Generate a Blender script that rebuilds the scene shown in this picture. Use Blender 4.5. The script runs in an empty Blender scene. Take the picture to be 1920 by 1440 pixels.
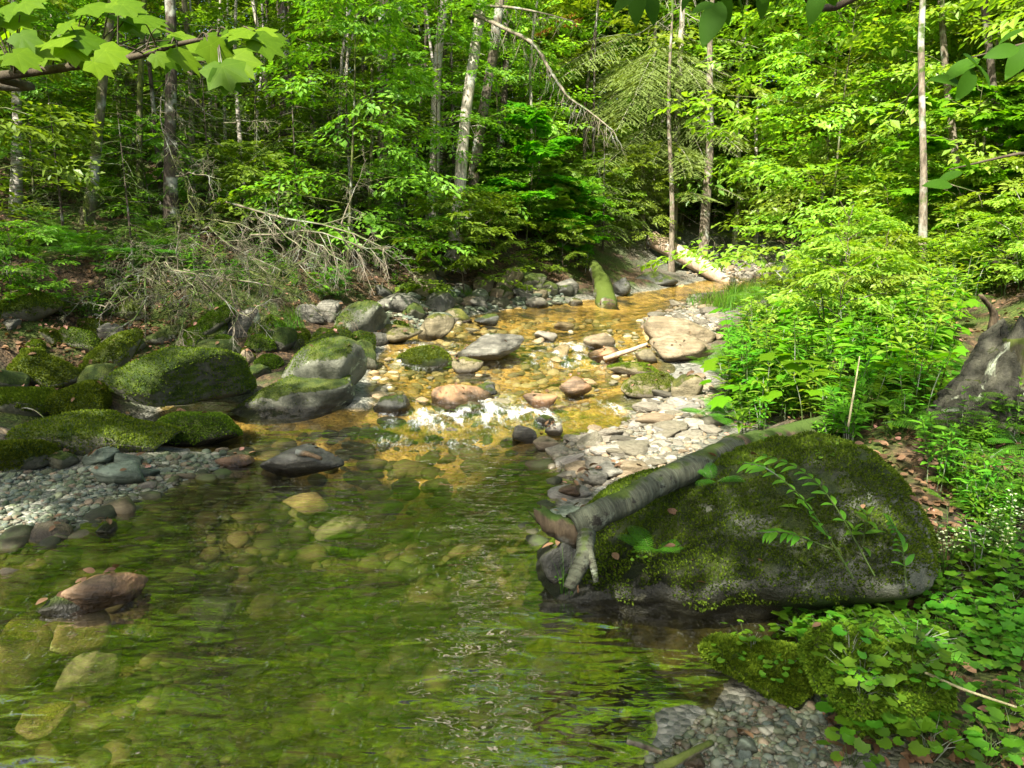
import bpy, math, random
import numpy as np
from mathutils import Vector, Matrix

SEED = 11
R = np.random.default_rng(SEED)
random.seed(SEED)
scene = bpy.context.scene
COL = scene.collection

# ------------------------------------------------------------------ camera numbers
H, FPX, UC, VC = 1.60, 1450.0, 960.0, 720.0
PITCH = math.atan2(290.0, FPX)
CP, SP = math.cos(PITCH), math.sin(PITCH)
SUN_EL, SUN_AZ = math.radians(50.0), math.atan2(-0.44, -0.80)     # azimuth measured from +Y towards +X
TOSUN = np.array([math.cos(SUN_EL) * math.sin(SUN_AZ), math.cos(SUN_EL) * math.cos(SUN_AZ), math.sin(SUN_EL)])
SUNH = TOSUN[:2] / TOSUN[2]                                       # metres sideways per metre up, towards the sun


def ray(u, v):
    u = np.asarray(u, float); v = np.asarray(v, float)
    a = (u - UC) / FPX; b = (VC - v) / FPX
    return np.stack([a, CP + b * SP, -SP + b * CP], -1)


def plane(u, v, z=0.0):
    d = ray(u, v)
    t = (z - H) / d[..., 2]
    return np.stack([d[..., 0] * t, d[..., 1] * t, np.zeros_like(t) + z], -1)


def at(u, v, depth):
    d = ray(u, v)
    depth = np.asarray(depth, float)
    return np.stack([d[..., 0] * depth, d[..., 1] * depth, H + d[..., 2] * depth], -1)


def topx(p):
    p = np.asarray(p, float); q = p - np.array([0, 0, H])
    dep = q[..., 1] * CP - q[..., 2] * SP
    up = q[..., 1] * SP + q[..., 2] * CP
    return UC + FPX * q[..., 0] / dep, VC - FPX * up / dep, dep


# ------------------------------------------------------------------ noise
def _hash(i, j, k):
    n = (i.astype(np.uint32) * np.uint32(374761393) + j.astype(np.uint32) * np.uint32(668265263) + k.astype(np.uint32) * np.uint32(2246822519))
    n = (n ^ (n >> np.uint32(13))) * np.uint32(1274126177)
    n = n ^ (n >> np.uint32(16))
    return n.astype(np.float64) / 4294967295.0 * 2 - 1


def vnoise(p):
    f = np.floor(p); i = f.astype(np.int64); t = p - f; t = t * t * (3 - 2 * t)
    i, j, k = i[:, 0], i[:, 1], i[:, 2]
    x, y, z = t[:, 0], t[:, 1], t[:, 2]
    def c(a, b, d): return _hash(i + a, j + b, k + d)
    x00 = c(0, 0, 0) * (1 - x) + c(1, 0, 0) * x; x10 = c(0, 1, 0) * (1 - x) + c(1, 1, 0) * x
    x01 = c(0, 0, 1) * (1 - x) + c(1, 0, 1) * x; x11 = c(0, 1, 1) * (1 - x) + c(1, 1, 1) * x
    return (x00 * (1 - y) + x10 * y) * (1 - z) + (x01 * (1 - y) + x11 * y) * z


def fbm(p, octv=4, gain=0.5):
    p = np.asarray(p, float); s = np.zeros(len(p)); a = 1.0
    for o in range(octv):
        s += a * vnoise(p * (2.03 ** o) + 17.3 * o); a *= gain
    return s


def fbm2(x, y, sc, octv=4, off=0.0):
    sh = np.shape(x)
    p = np.stack([np.ravel(x) * sc + off, np.ravel(y) * sc - off, np.full(np.size(x), 0.37 + off)], -1)
    return fbm(p, octv).reshape(sh)


def sstep(a, b, x):
    t = np.clip((np.asarray(x, float) - a) / (b - a), 0, 1)
    return t * t * (3 - 2 * t)


# ------------------------------------------------------------------ stream outline and terrain
def wl(y):
    return np.interp(y, [-20, 5.7, 6.35, 6.6, 8.0, 8.4, 8.9, 12, 15, 22, 45], [0, 0, .10, .125, .16, .24, .30, .36, .46, .60, 1.2])


_Lpx = [(-150, 1050, 0), (0, 1014, 0), (120, 1002, 0), (200, 962, 0), (300, 927, 0), (420, 876, 0), (440, 850, 0), (300, 838, 0), (285, 812, 0), (300, 786, 0), (425, 778, 0), (470, 790, 0), (640, 790, .0),
        (690, 770, .1), (690, 700, .16), (735, 640, .3), (800, 622, .3), (862, 600, .32), (960, 580, .36), (1060, 570, .38), (1150, 557, .42), (1230, 545, .45)]
_Rpx = [(1300, 548, .46), (1292, 562, .42), (1262, 576, .38), (1205, 600, .33), (1215, 640, .30), (1235, 690, .17), (1160, 735, .16), (1190, 785, .12),
        (1085, 800, .08), (1000, 835, 0), (1015, 870, 0), (1060, 892, 0), (1046, 930, 0), (1040, 1000, 0), (1150, 1080, 0), (1400, 1130, 0),
        (1545, 1195, 0), (1450, 1262, 0), (1330, 1318, 0), (1225, 1330, 0), (1190, 1440, 0)]
_L = [np.array([-7., -8.]), np.array([-6.5, 2.7])] + [plane(*p)[:2] for p in _Lpx] + [np.array([5.0, 18.2]), np.array([9.0, 20.5]), np.array([24., 24.])]
_Rr = [np.array([24., 21.]), np.array([9.0, 17.6]), np.array([5.2, 15.6])] + [plane(*p)[:2] for p in _Rpx] + [np.array([0.55, 1.4]), np.array([0.5, -8.])]
POLY = np.array(_L + _Rr)
EDGE_LEFT = np.arange(len(POLY)) < len(_L) - 1


def poly_sd(x, y):
    x = np.ravel(x); y = np.ravel(y)
    best = np.full(x.shape, 1e9); idx = np.zeros(x.shape, int); ins = np.zeros(x.shape, bool)
    n = len(POLY)
    for e in range(n):
        ax, ay = POLY[e]; bx, by = POLY[(e + 1) % n]
        dx, dy = bx - ax, by - ay
        t = np.clip(((x - ax) * dx + (y - ay) * dy) / (dx * dx + dy * dy), 0, 1)
        d = (x - ax - t * dx) ** 2 + (y - ay - t * dy) ** 2
        m = d < best; best[m] = d[m]; idx[m] = e
        if abs(dy) > 1e-12:
            c = ((ay > y) != (by > y)) & (x < dx * (y - ay) / dy + ax)
            ins ^= c
    sd = np.sqrt(best); sd[ins] *= -1
    return sd, EDGE_LEFT[idx]


_bl = plane(190, 925)[:2]


def height(x, y):
    sh = np.shape(x); x = np.ravel(np.asarray(x, float)); y = np.ravel(np.asarray(y, float))
    sd, left = poly_sd(x, y)
    sd = sd + 0.07 * fbm2(x, y, 2.3, 3)
    w = wl(y)
    r = np.maximum(sd, 0); i = np.maximum(-sd, 0)
    deep = np.interp(y, [5.2, 6.2, 8, 30], [.40, .11, .10, .12])
    bed = -deep * sstep(0, 1.1, i) - .02 * sstep(0, .1, i)
    bar = np.exp(-(((x - _bl[0]) / 1.15) ** 2 + ((y - _bl[1]) / .62) ** 2) ** 2)
    pl = (.16 * sstep(.0, .5, r) + .58 * sstep(.7, 2.5, r) + .17 * np.maximum(r - .7, 0) + .10 * np.maximum(r - 9, 0)) * (1 - .85 * bar)
    pr = .09 * sstep(0, .8, r) + .26 * np.maximum(r - .75, 0) - .10 * np.maximum(r - 4, 0)
    pr = pr + .10 * np.maximum(r - 14, 0)
    out = np.where(left, pl, pr)
    far = np.maximum(np.hypot(x, y) - 60, 0)
    z = w + bed + np.minimum(out, 7.5) + .02 * far
    rough = .012 + .10 * sstep(.3, 3, r)
    z = z + rough * fbm2(x, y, 1.7, 4, 5.0) + .25 * sstep(2, 9, r) * fbm2(x, y, .22, 2, 9.0) + .02 * fbm2(x, y, 5.0, 2, 3.0) * sstep(0, .5, i)
    return z.reshape(sh)


RX0, RY0, RST = -24.0, -6.0, 0.08
_gx = np.arange(RX0, 24.0, RST); _gy = np.arange(RY0, 44.0, RST)
_GX, _GY = np.meshgrid(_gx, _gy)
RAST = height(_GX, _GY)
SDR = poly_sd(_GX, _GY)[0].reshape(_GX.shape)


def hz(x, y):
    x = np.asarray(x, float); y = np.asarray(y, float)
    fx = np.clip((x - RX0) / RST, 0, len(_gx) - 1.001); fy = np.clip((y - RY0) / RST, 0, len(_gy) - 1.001)
    i = fx.astype(int); j = fy.astype(int); a = fx - i; b = fy - j
    return (RAST[j, i] * (1 - a) + RAST[j, i + 1] * a) * (1 - b) + (RAST[j + 1, i] * (1 - a) + RAST[j + 1, i + 1] * a) * b


def ground(u, v):
    """where the ray through a pixel meets the terrain"""
    u = np.atleast_1d(np.asarray(u, float)); v = np.atleast_1d(np.asarray(v, float))
    d = ray(u, v); t = np.full(u.shape, 1.2); done = np.zeros(u.shape, bool)
    for _ in range(420):
        p = d * t[:, None]
        below = (H + p[:, 2]) < hz(p[:, 0], p[:, 1])
        done |= below
        t = np.where(done, t, t * 1.009 + .006)
    lo, hi = t / 1.009 - .006, t
    for _ in range(12):
        m = .5 * (lo + hi); p = d * m[:, None]
        b = (H + p[:, 2]) < hz(p[:, 0], p[:, 1])
        hi = np.where(b, m, hi); lo = np.where(b, lo, m)
    p = d * hi[:, None]
    p[:, 2] = hz(p[:, 0], p[:, 1])
    return p


def g1(u, v):
    return ground(u, v)[0]


# ------------------------------------------------------------------ mesh helpers
class MB:
    def __init__(s): s.v = []; s.f = []; s.n = 0; s.a = []

    def add(s, V, F, m=0, a=None):
        V = np.asarray(V, float); F = np.asarray(F, int)
        if len(V) == 0 or len(F) == 0: return s
        s.v.append(V); s.f.append((F + s.n, m)); s.n += len(V)
        s.a.append(np.zeros(len(V)) if a is None else np.asarray(a, float))
        return s

    def mesh(s, name, mats, smooth=True, attr=None):
        me = bpy.data.meshes.new(name)
        V = np.concatenate(s.v).astype(np.float32)
        me.vertices.add(len(V)); me.vertices.foreach_set('co', V.ravel())
        vi = np.concatenate([f.ravel() for f, _ in s.f]).astype(np.int32)
        tot = np.concatenate([np.full(len(f), f.shape[1]) for f, _ in s.f])
        st = np.concatenate([[0], np.cumsum(tot)[:-1]]).astype(np.int32)
        mi = np.concatenate([np.full(len(f), m) for f, m in s.f]).astype(np.int32)
        me.loops.add(len(vi)); me.loops.foreach_set('vertex_index', vi)
        me.polygons.add(len(st)); me.polygons.foreach_set('loop_start', st)
        for m in (mats if isinstance(mats, (list, tuple)) else [mats]): me.materials.append(m)
        me.polygons.foreach_set('material_index', mi)
        me.polygons.foreach_set('use_smooth', np.full(len(st), smooth, dtype=bool))
        me.update(calc_edges=True)
        if attr:
            at_ = me.attributes.new(attr, 'FLOAT', 'POINT')
            at_.data.foreach_set('value', np.concatenate(s.a).astype(np.float32))
        return me

    def build(s, name, mats, parent=None, smooth=True, loc=(0, 0, 0), attr=None):
        return link(name, s.mesh(name, mats, smooth, attr), parent, loc)


def link(name, me, parent=None, loc=(0, 0, 0)):
    o = bpy.data.objects.new(name, me); COL.objects.link(o)
    o.location = loc
    if parent is not None: o.parent = parent
    return o


def tag(o, label=None, cat=None, group=None, kind=None):
    if label: o['label'] = label
    if cat: o['category'] = cat
    if group: o['group'] = group
    if kind: o['kind'] = kind
    return o


def empty(name, loc, label, cat, group=None, rz=0.0):
    o = bpy.data.objects.new(name, None); COL.objects.link(o)
    o.empty_display_size = .1
    o.location = loc; o.rotation_euler = (0, 0, rz)
    return tag(o, label, cat, group)


def copy_tree(o, loc, rz=0.0, sc=1.0, label=None, group=None):
    kids = [c for c in COL.objects if c.parent == o]
    c = o.copy(); COL.objects.link(c)
    c.location = loc; c.rotation_euler = (o.rotation_euler[0], o.rotation_euler[1], rz); c.scale = (sc,) * 3 if np.isscalar(sc) else sc
    if label: c['label'] = label
    if group: c['group'] = group
    for k in kids:
        d = k.copy(); COL.objects.link(d); d.parent = c
    return c


def tube(P, rad, sides=6, cap=True, wob=0.0):
    P = np.asarray(P, float); n = len(P); rad = np.broadcast_to(np.asarray(rad, float), (n,))
    T = np.gradient(P, axis=0); T /= np.linalg.norm(T, axis=1)[:, None] + 1e-9
    ref = np.array([0, 0, 1.]) if abs(T[0][2]) < .9 else np.array([1., 0, 0])
    V = []
    ang = np.linspace(0, 2 * np.pi, sides, endpoint=False)
    u = np.cross(ref, T[0]); u /= np.linalg.norm(u)
    for i in range(n):
        u = u - T[i] * u.dot(T[i]); u /= np.linalg.norm(u) + 1e-9
        w = np.cross(T[i], u)
        rr = rad[i] * (1 + (wob * R.uniform(-1, 1, sides) if wob else 0))
        V.append(P[i] + (np.cos(ang) * rr)[:, None] * u + (np.sin(ang) * rr)[:, None] * w)
    V = np.concatenate(V)
    a = np.arange(n - 1)[:, None] * sides; k = np.arange(sides)[None]; k2 = (k + 1) % sides
    F = np.stack([a + k, a + k2, a + sides + k2, a + sides + k], -1).reshape(-1, 4)
    if cap:
        V = np.concatenate([V, P[-1:], P[:1]])
        e = (n - 1) * sides; k = np.arange(sides)
        c1 = np.stack([e + k, e + (k + 1) % sides, np.full(sides, n * sides), np.full(sides, n * sides)], -1)
        c0 = np.stack([(k + 1) % sides, k, np.full(sides, n * sides + 1), np.full(sides, n * sides + 1)], -1)
        # triangles kept as quads with a doubled corner are degenerate, so return them apart
        return V, F, np.concatenate([c1[:, :3], c0[:, :3]])
    return V, F, np.zeros((0, 3), int)


def add_tube(mb, P, rad, sides=6, m=0, cap=True, wob=0.0):
    V, F, C = tube(P, rad, sides, cap, wob)
    n0 = mb.n
    mb.add(V, F, m)
    if len(C):
        mb.f.append((C + n0, m))


def curve(pts, n):
    """smooth Catmull-Rom line through points"""
    P = np.asarray(pts, float)
    if len(P) == 2: return P[0] + (P[1] - P[0]) * np.linspace(0, 1, n)[:, None]
    Q = np.concatenate([2 * P[:1] - P[1:2], P, 2 * P[-1:] - P[-2:-1]])
    t = np.linspace(0, len(P) - 1 - 1e-6, n); i = t.astype(int); f = (t - i)[:, None]
    a, b, c, d = Q[i], Q[i + 1], Q[i + 2], Q[i + 3]
    return .5 * (2 * b + (c - a) * f + (2 * a - 5 * b + 4 * c - d) * f ** 2 + (3 * b - a - 3 * c + d) * f ** 3)


def frames(fwd, nrm):
    """rotation matrices whose columns are forward, side, normal"""
    f = fwd / (np.linalg.norm(fwd, axis=-1, keepdims=True) + 1e-9)
    s = np.cross(nrm, f); s /= np.linalg.norm(s, axis=-1, keepdims=True) + 1e-9
    n = np.cross(f, s)
    return np.stack([f, s, n], -1)


def inst(TV, TF, M, T):
    """many copies of a small shape in one array: M (n,3,3) with scale in it, T (n,3)"""
    n = len(T); k = len(TV)
    V = (np.einsum('nij,kj->nki', M, TV) + T[:, None, :]).reshape(-1, 3)
    F = (TF[None] + (np.arange(n) * k)[:, None, None]).reshape(-1, TF.shape[1])
    return V, F


def rotz(a):
    a = np.asarray(a, float); c, s = np.cos(a), np.sin(a); z = np.zeros_like(a); o = np.ones_like(a)
    return np.stack([np.stack([c, -s, z], -1), np.stack([s, c, z], -1), np.stack([z, z, o], -1)], -2)


# leaf shapes, along +X from the stalk, unit length
LEAF_V = np.array([[0, 0, 0], [.35, .25, .03], [.72, .20, .0], [1, 0, -.12], [.72, -.20, .0], [.35, -.25, .03], [.38, 0, -.02], [.74, 0, -.05]])
LEAF_F = np.array([[0, 6, 1, 1], [6, 7, 2, 1], [7, 3, 2, 2], [0, 5, 6, 6], [5, 4, 7, 6], [4, 3, 7, 7]])
LEAF_Q = np.array([[6, 7, 2, 1], [5, 4, 7, 6]]); LEAF_T = np.array([[0, 6, 1], [7, 3, 2], [0, 5, 6], [4, 3, 7]])
SL_V = np.array([[0, 0, 0], [.5, .27, .05], [1, 0, -.10], [.5, -.27, .05]]); SL_T = np.array([[0, 2, 1], [0, 3, 2]])   # simple folded leaf
_half = [(0, 1.0), (6, .86), (11, .80), (15, .72), (21, .69), (28, .76), (36, .84), (43, .95), (49, .84), (57, .72), (66, .64), (76, .66), (88, .70), (97, .74), (106, .60), (126, .46), (152, .38), (174, .20)]
_ml = [(r * math.cos(math.radians(a)), r * math.sin(math.radians(a))) for a, r in _half]
_ml = _ml + [(x, -y) for x, y in _ml[::-1][:-1]]
_mp = np.array([(x + .16, y) for x, y in _ml]); _mp /= _mp[:, 0].max()
MAPLE_V = np.concatenate([[[.13, 0, 0.02]], np.c_[_mp, -.22 * (_mp[:, 0] ** 2 + .9 * _mp[:, 1] ** 2) + .04 * np.abs(_mp[:, 1])]])
MAPLE_T = np.array([[0, i, i % (len(_mp)) + 1] for i in range(1, len(_mp) + 1)])
_tip = {0, 7, 13}; _hv = [1.0 if i in _tip else 0.0 for i in range(len(_half))]
MAPLE_E = np.array([1.0] + _hv + _hv[::-1][:-1])
_rl = [(1.0 if k % 2 == 0 else .86) * (1 - .55 * (abs(a) > 150)) * np.array([math.cos(math.radians(a)), math.sin(math.radians(a))]) for k, a in enumerate(range(-170, 171, 17))]
_rp = np.array(_rl) * .5 + [.5, 0]
ROUND_V = np.concatenate([[[.45, 0, .0]], np.c_[_rp, .10 - .25 * ((_rp[:, 0] - .45) ** 2 + _rp[:, 1] ** 2)]])
ROUND_T = np.array([[0, i, i % len(_rp) + 1] for i in range(1, len(_rp) + 1)])


_la = np.radians(np.arange(-168, 169, 12)); _lr = .5 * (1 + .13 * np.cos(5 * _la) + .035 * np.cos(_la * 30 + 1.2)) * (1 - .30 * (np.abs(_la) > 2.75))
LOBE_V = np.concatenate([[[.42, 0, .0]], np.c_[_lr * np.cos(_la) + .45, _lr * np.sin(_la), .05 - .22 * ((_lr * np.cos(_la)) ** 2 + (_lr * np.sin(_la)) ** 2) + .02 * np.cos(5 * _la)]])
LOBE_T = np.array([[0, i, i % len(_la) + 1] for i in range(1, len(_la) + 1)])


def _blade(n, wid, pw=1.0, bend=.16, fold=.10):
    t = np.linspace(0, 1, n); w = wid * np.sin(np.pi * t ** pw) ** .85; w[-1] = 0; z = .06 * np.sin(t * 3) - bend * t * t
    V = np.concatenate([np.c_[t, 0 * t, z - fold * w], np.c_[t, w, z], np.c_[t, -w, z]]); F = []
    for i in range(n - 1):
        F += [[i, i + 1, n + i + 1], [i, n + i + 1, n + i], [i, 2 * n + i + 1, i + 1], [i, 2 * n + i, 2 * n + i + 1]]
    return V, np.array(F)


LANCE_V, LANCE_T = _blade(6, .13, .8, .22)
OVAL_V, OVAL_T = _blade(9, .26, .85, .20, .22)


def put_leaves(mb, pos, fwd, nrm, size, shape='oval', m=0):
    M = frames(fwd, nrm) * np.asarray(size)[:, None, None]
    if shape == 'oval':
        V, F = inst(LEAF_V, LEAF_Q, M, pos); n0 = mb.n; mb.add(V, F, m)
        k = len(LEAF_V); F2 = (LEAF_T[None] + (np.arange(len(pos)) * k)[:, None, None]).reshape(-1, 3)
        mb.f.append((F2 + n0, m))
    else:
        TV, TF = {'simple': (SL_V, SL_T), 'maple': (MAPLE_V, MAPLE_T), 'round': (ROUND_V, ROUND_T), 'lobe': (LOBE_V, LOBE_T), 'lance': (LANCE_V, LANCE_T), 'fine': (OVAL_V, OVAL_T)}[shape]
        V, F = inst(TV, TF, M, pos); mb.add(V, F, m, np.tile(MAPLE_E, len(pos)) if shape == 'maple' else None)


def jit(n, s, rg=None): return (rg or R).normal(0, s, (n, 3))
# ------------------------------------------------------------------ materials
class NT:
    def __init__(s, name):
        s.m = bpy.data.materials.new(name); s.m.use_nodes = True
        s.t = s.m.node_tree; s.t.nodes.clear()
        s.out = s.t.nodes.new('ShaderNodeOutputMaterial')

    def n(s, typ, ins=None, **props):
        nd = s.t.nodes.new('ShaderNode' + typ)
        for k, v in props.items(): setattr(nd, k, v)
        for k, v in (ins or {}).items(): s.set(nd.inputs[k], v)
        return nd

    def set(s, sock, v):
        if isinstance(v, bpy.types.NodeSocket): s.t.links.new(v, sock)
        elif isinstance(v, bpy.types.Node): s.t.links.new(v.outputs[0], sock)
        else:
            if sock.type == 'RGBA' and len(v) == 3: v = (*v, 1)
            sock.default_value = v

    def math(s, op, a, b=0.0, c=0.0, clamp=False):
        nd = s.t.nodes.new('ShaderNodeMath'); nd.operation = op; nd.use_clamp = clamp
        for i, x in enumerate((a, b, c)): s.set(nd.inputs[i], x)
        return nd.outputs[0]

    def mix(s, f, a, b, blend='MIX'):
        nd = s.t.nodes.new('ShaderNodeMix'); nd.data_type = 'RGBA'; nd.blend_type = blend
        s.set(nd.inputs[0], f); s.set(nd.inputs[6], a); s.set(nd.inputs[7], b)
        return nd.outputs[2]

    def ramp(s, f, a, b, smooth=True):
        nd = s.t.nodes.new('ShaderNodeMapRange'); nd.interpolation_type = 'SMOOTHSTEP' if smooth else 'LINEAR'
        s.set(nd.inputs[0], f); nd.inputs[1].default_value = a; nd.inputs[2].default_value = b
        return nd.outputs[0]

    def noise(s, vec, scale, det=6, rough=.55, dist=0.0):
        nd = s.n('TexNoise', {'Scale': scale, 'Detail': det, 'Roughness': rough, 'Distortion': dist})
        if vec is not None: s.set(nd.inputs['Vector'], vec)
        return nd.outputs[0]

    def vec(s, stretch=(1, 1, 1), obj=True):
        tc = s.n('TexCoord'); oi = s.n('ObjectInfo')
        mp = s.n('Mapping', {'Vector': tc.outputs['Object'] if obj else s.n('NewGeometry').outputs['Position'], 'Scale': stretch})
        if obj:
            cb = s.n('CombineXYZ', {0: s.math('MULTIPLY', oi.outputs['Random'], 37.0), 1: s.math('MULTIPLY', oi.outputs['Random'], 91.0)})
            s.set(mp.inputs['Location'], cb)
        return mp.outputs[0]

    def done(s, shader, disp=None):
        s.t.links.new(shader.outputs[0] if isinstance(shader, bpy.types.Node) else shader, s.out.inputs[0])
        return s.m


def leaf_mat(name, ca, cb, trans=.45, rough=.42, spec=.35, cc=None, vein=False):
    """two-sided leaf: diffuse and gloss on the front, light let through from behind; every leaf its own tint"""
    g = NT(name)
    ge = g.n('NewGeometry'); oi = g.n('ObjectInfo')
    rnd = ge.outputs['Random Per Island']
    c = g.mix(rnd, ca, cb)
    if cc: c = g.mix(g.ramp(rnd, .93, .97), c, cc)
    if vein:
        vn = g.n('Attribute', attribute_name='vein').outputs['Fac']
        c = g.mix(g.math('MULTIPLY', g.ramp(g.noise(g.vec(), 60, 4), .35, .7), .35), c, g.mix(1.0, c, (.6, .72, .6), 'MULTIPLY'))
        c = g.mix(g.math('MULTIPLY', g.ramp(vn, .90, .98), .6), c, g.mix(1.0, c, (1.7, 1.45, 2.2), 'MULTIPLY'))
    hs = g.n('HueSaturation', {'Color': c, 'Hue': g.math('MULTIPLY_ADD', oi.outputs['Random'], .04, .48), 'Value': g.math('MULTIPLY_ADD', oi.outputs['Random'], .5, .78)})
    col = hs.outputs[0]
    p = g.n('BsdfPrincipled', {'Base Color': col, 'Roughness': rough, 'Specular IOR Level': spec})
    tcol = g.mix(1.0, col, (1.40, 1.40, .30), 'MULTIPLY')
    t = g.n('BsdfTranslucent', {'Color': tcol})
    mx = g.n('MixShader', {0: trans, 1: p.outputs[0], 2: t.outputs[0]})
    return g.done(mx)


def bark_mat(name, ca, cb, moss=.0, birch=False, scale=1.0, mosscol=(.045, .075, .012)):
    g = NT(name)
    v = g.vec((1, 1, .22)); v2 = g.vec((1, 1, 1))
    n1 = g.noise(v, 28 * scale, 8, .65); n2 = g.noise(v2, 3.5 * scale, 5)
    if birch:
        vb = g.vec((.35, .35, 3.2))
        nb = g.noise(vb, 16 * scale, 6, .6)
        col = g.mix(g.ramp(nb, .40, .58), cb, ca)
        col = g.mix(g.ramp(n2, .55, .68), col, (.16, .17, .12))
        dark = g.noise(g.vec((.6, .6, 1.6)), 5 * scale, 4)
        col = g.mix(g.ramp(dark, .60, .66), col, (.025, .022, .018))
        hgt = nb
    else:
        col = g.mix(g.ramp(n1, .3, .7), ca, cb)
        col = g.mix(g.ramp(n2, .52, .66), col, (.26, .27, .22))
        hgt = n1
    if moss:
        nz = g.n('SeparateXYZ', {0: g.n('NewGeometry').outputs['Normal']}).outputs[2]
        mm = g.ramp(g.math('ADD', g.math('MULTIPLY', nz, .35), g.noise(v2, 6 * scale, 6)), .75 - moss * .45, .88 - moss * .45)
        col = g.mix(mm, col, mosscol)
    bp = g.n('Bump', {'Height': hgt, 'Strength': .7, 'Distance': .02})
    return g.done(g.n('BsdfPrincipled', {'Base Color': col, 'Roughness': .85, 'Specular IOR Level': .2, 'Normal': bp.outputs[0]}))


def rock_mat(name, ca, cb, moss=.5, lichen=.3, mosscol=((.045, .080, .007), (.13, .165, .020)), warm=None, strata=0.0, rough=.8, fuzz=1.0):
    g = NT(name)
    v = g.vec()
    ge = g.n('NewGeometry')
    nz = g.n('SeparateXYZ', {0: ge.outputs['Normal']}).outputs[2]
    wet = g.n('Attribute', attribute_name='wet').outputs['Fac']
    nA = g.noise(v, 4.0, 9, .62); nB = g.noise(v, 22, 8, .65); nC = g.noise(v, 90, 4, .6)
    col = g.mix(g.ramp(nA, .33, .68), ca, cb)
    if strata:
        vs = g.vec((1.5, 2.0, 13))
        ns = g.noise(vs, 3.2, 6, .6, .3)
        col = g.mix(g.math('MULTIPLY', g.ramp(ns, .40, .62), strata), col, tuple(x * .42 for x in ca))
    if warm: col = g.mix(g.ramp(g.noise(v, 2.6, 5), .47, .62), col, warm)
    col = g.mix(g.math('MULTIPLY', g.ramp(nB, .35, .75), .55), col, g.mix(.5, col, (.02, .02, .015)))
    if lichen:
        nl = g.noise(v, 3.4, 7, .58, .6); sp = g.noise(v, 13, 5, .6)
        lm = g.ramp(nl, .665 - lichen * .14, .70 - lichen * .14)
        col = g.mix(lm, col, g.mix(g.ramp(nC, .3, .7), (.23, .26, .16), (.40, .43, .31)))
    mv = g.math('ADD', g.math('MULTIPLY', nz, .40), g.math('ADD', g.math('MULTIPLY', nA, .55), g.math('MULTIPLY', nB, .35)))
    th = 1.05 - moss * .72
    mm = g.ramp(mv, th, th + .10) if moss else 0.0
    if moss:
        mc = g.mix(g.ramp(g.noise(v, 9, 6), .35, .68), *mosscol)
        mc = g.mix(g.ramp(nC, .35, .7), g.mix(.55, mc, (.008, .012, .002)), mc)
        col = g.mix(mm, col, mc)
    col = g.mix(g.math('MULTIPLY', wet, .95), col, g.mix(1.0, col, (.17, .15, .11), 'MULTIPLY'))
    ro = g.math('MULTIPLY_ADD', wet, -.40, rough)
    hgt = g.math('ADD', g.math('MULTIPLY', nB, .6), g.math('MULTIPLY', nC, .35))
    if moss: hgt = g.math('ADD', hgt, g.math('MULTIPLY', mm, g.math('MULTIPLY', g.noise(v, 160, 3), 1.1 * fuzz)))
    bp = g.n('Bump', {'Height': hgt, 'Strength': .85, 'Distance': .03})
    return g.done(g.n('BsdfPrincipled', {'Base Color': col, 'Roughness': ro, 'Specular IOR Level': .35, 'Normal': bp.outputs[0]}))


def pebble_mat(name, cols, mossy=0.0, unit=False):
    """gravel: every stone its own colour"""
    g = NT(name)
    ge = g.n('NewGeometry'); oi = g.n('ObjectInfo')
    r = g.math('FRACT', g.math('ADD', ge.outputs['Random Per Island'], g.math('MULTIPLY', oi.outputs['Random'], 7.31)))
    cr = g.n('ValToRGB', {0: r}); cr.color_ramp.interpolation = 'CONSTANT'
    e = cr.color_ramp.elements
    while len(e) < len(cols): e.new(0.5)
    for i, c in enumerate(cols): e[i].position = i / len(cols); e[i].color = (*c, 1)
    v = g.vec()
    nB = g.noise(v, 3.2 if unit else 45, 8, .68, .4); nA = g.noise(v, 1.5 if unit else 7, 5); nC = g.noise(g.vec((1, 1, 5)), 2.2 if unit else 30, 5, .6)
    wet = g.n('Attribute', attribute_name='wet').outputs['Fac']
    col = g.mix(g.math('MULTIPLY', g.ramp(nB, .35, .75), .5), cr.outputs[0], g.mix(.5, cr.outputs[0], (.05, .045, .03)))
    col = g.mix(g.math('MULTIPLY', g.ramp(nC, .48, .60), .5), col, g.mix(1.0, col, (.45, .42, .38), 'MULTIPLY'))
    if mossy: col = g.mix(g.math('MULTIPLY', g.ramp(nA, .5, .65), mossy), col, (.06, .09, .02))
    col = g.mix(g.math('MULTIPLY', wet, .8), col, g.mix(1.0, col, (.36, .31, .22), 'MULTIPLY'))
    bp = g.n('Bump', {'Height': nB, 'Strength': .6, 'Distance': .12 if unit else .008})
    return g.done(g.n('BsdfPrincipled', {'Base Color': col, 'Roughness': g.math('MULTIPLY_ADD', wet, -.5, .75), 'Specular IOR Level': .35, 'Normal': bp.outputs[0]}))


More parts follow.
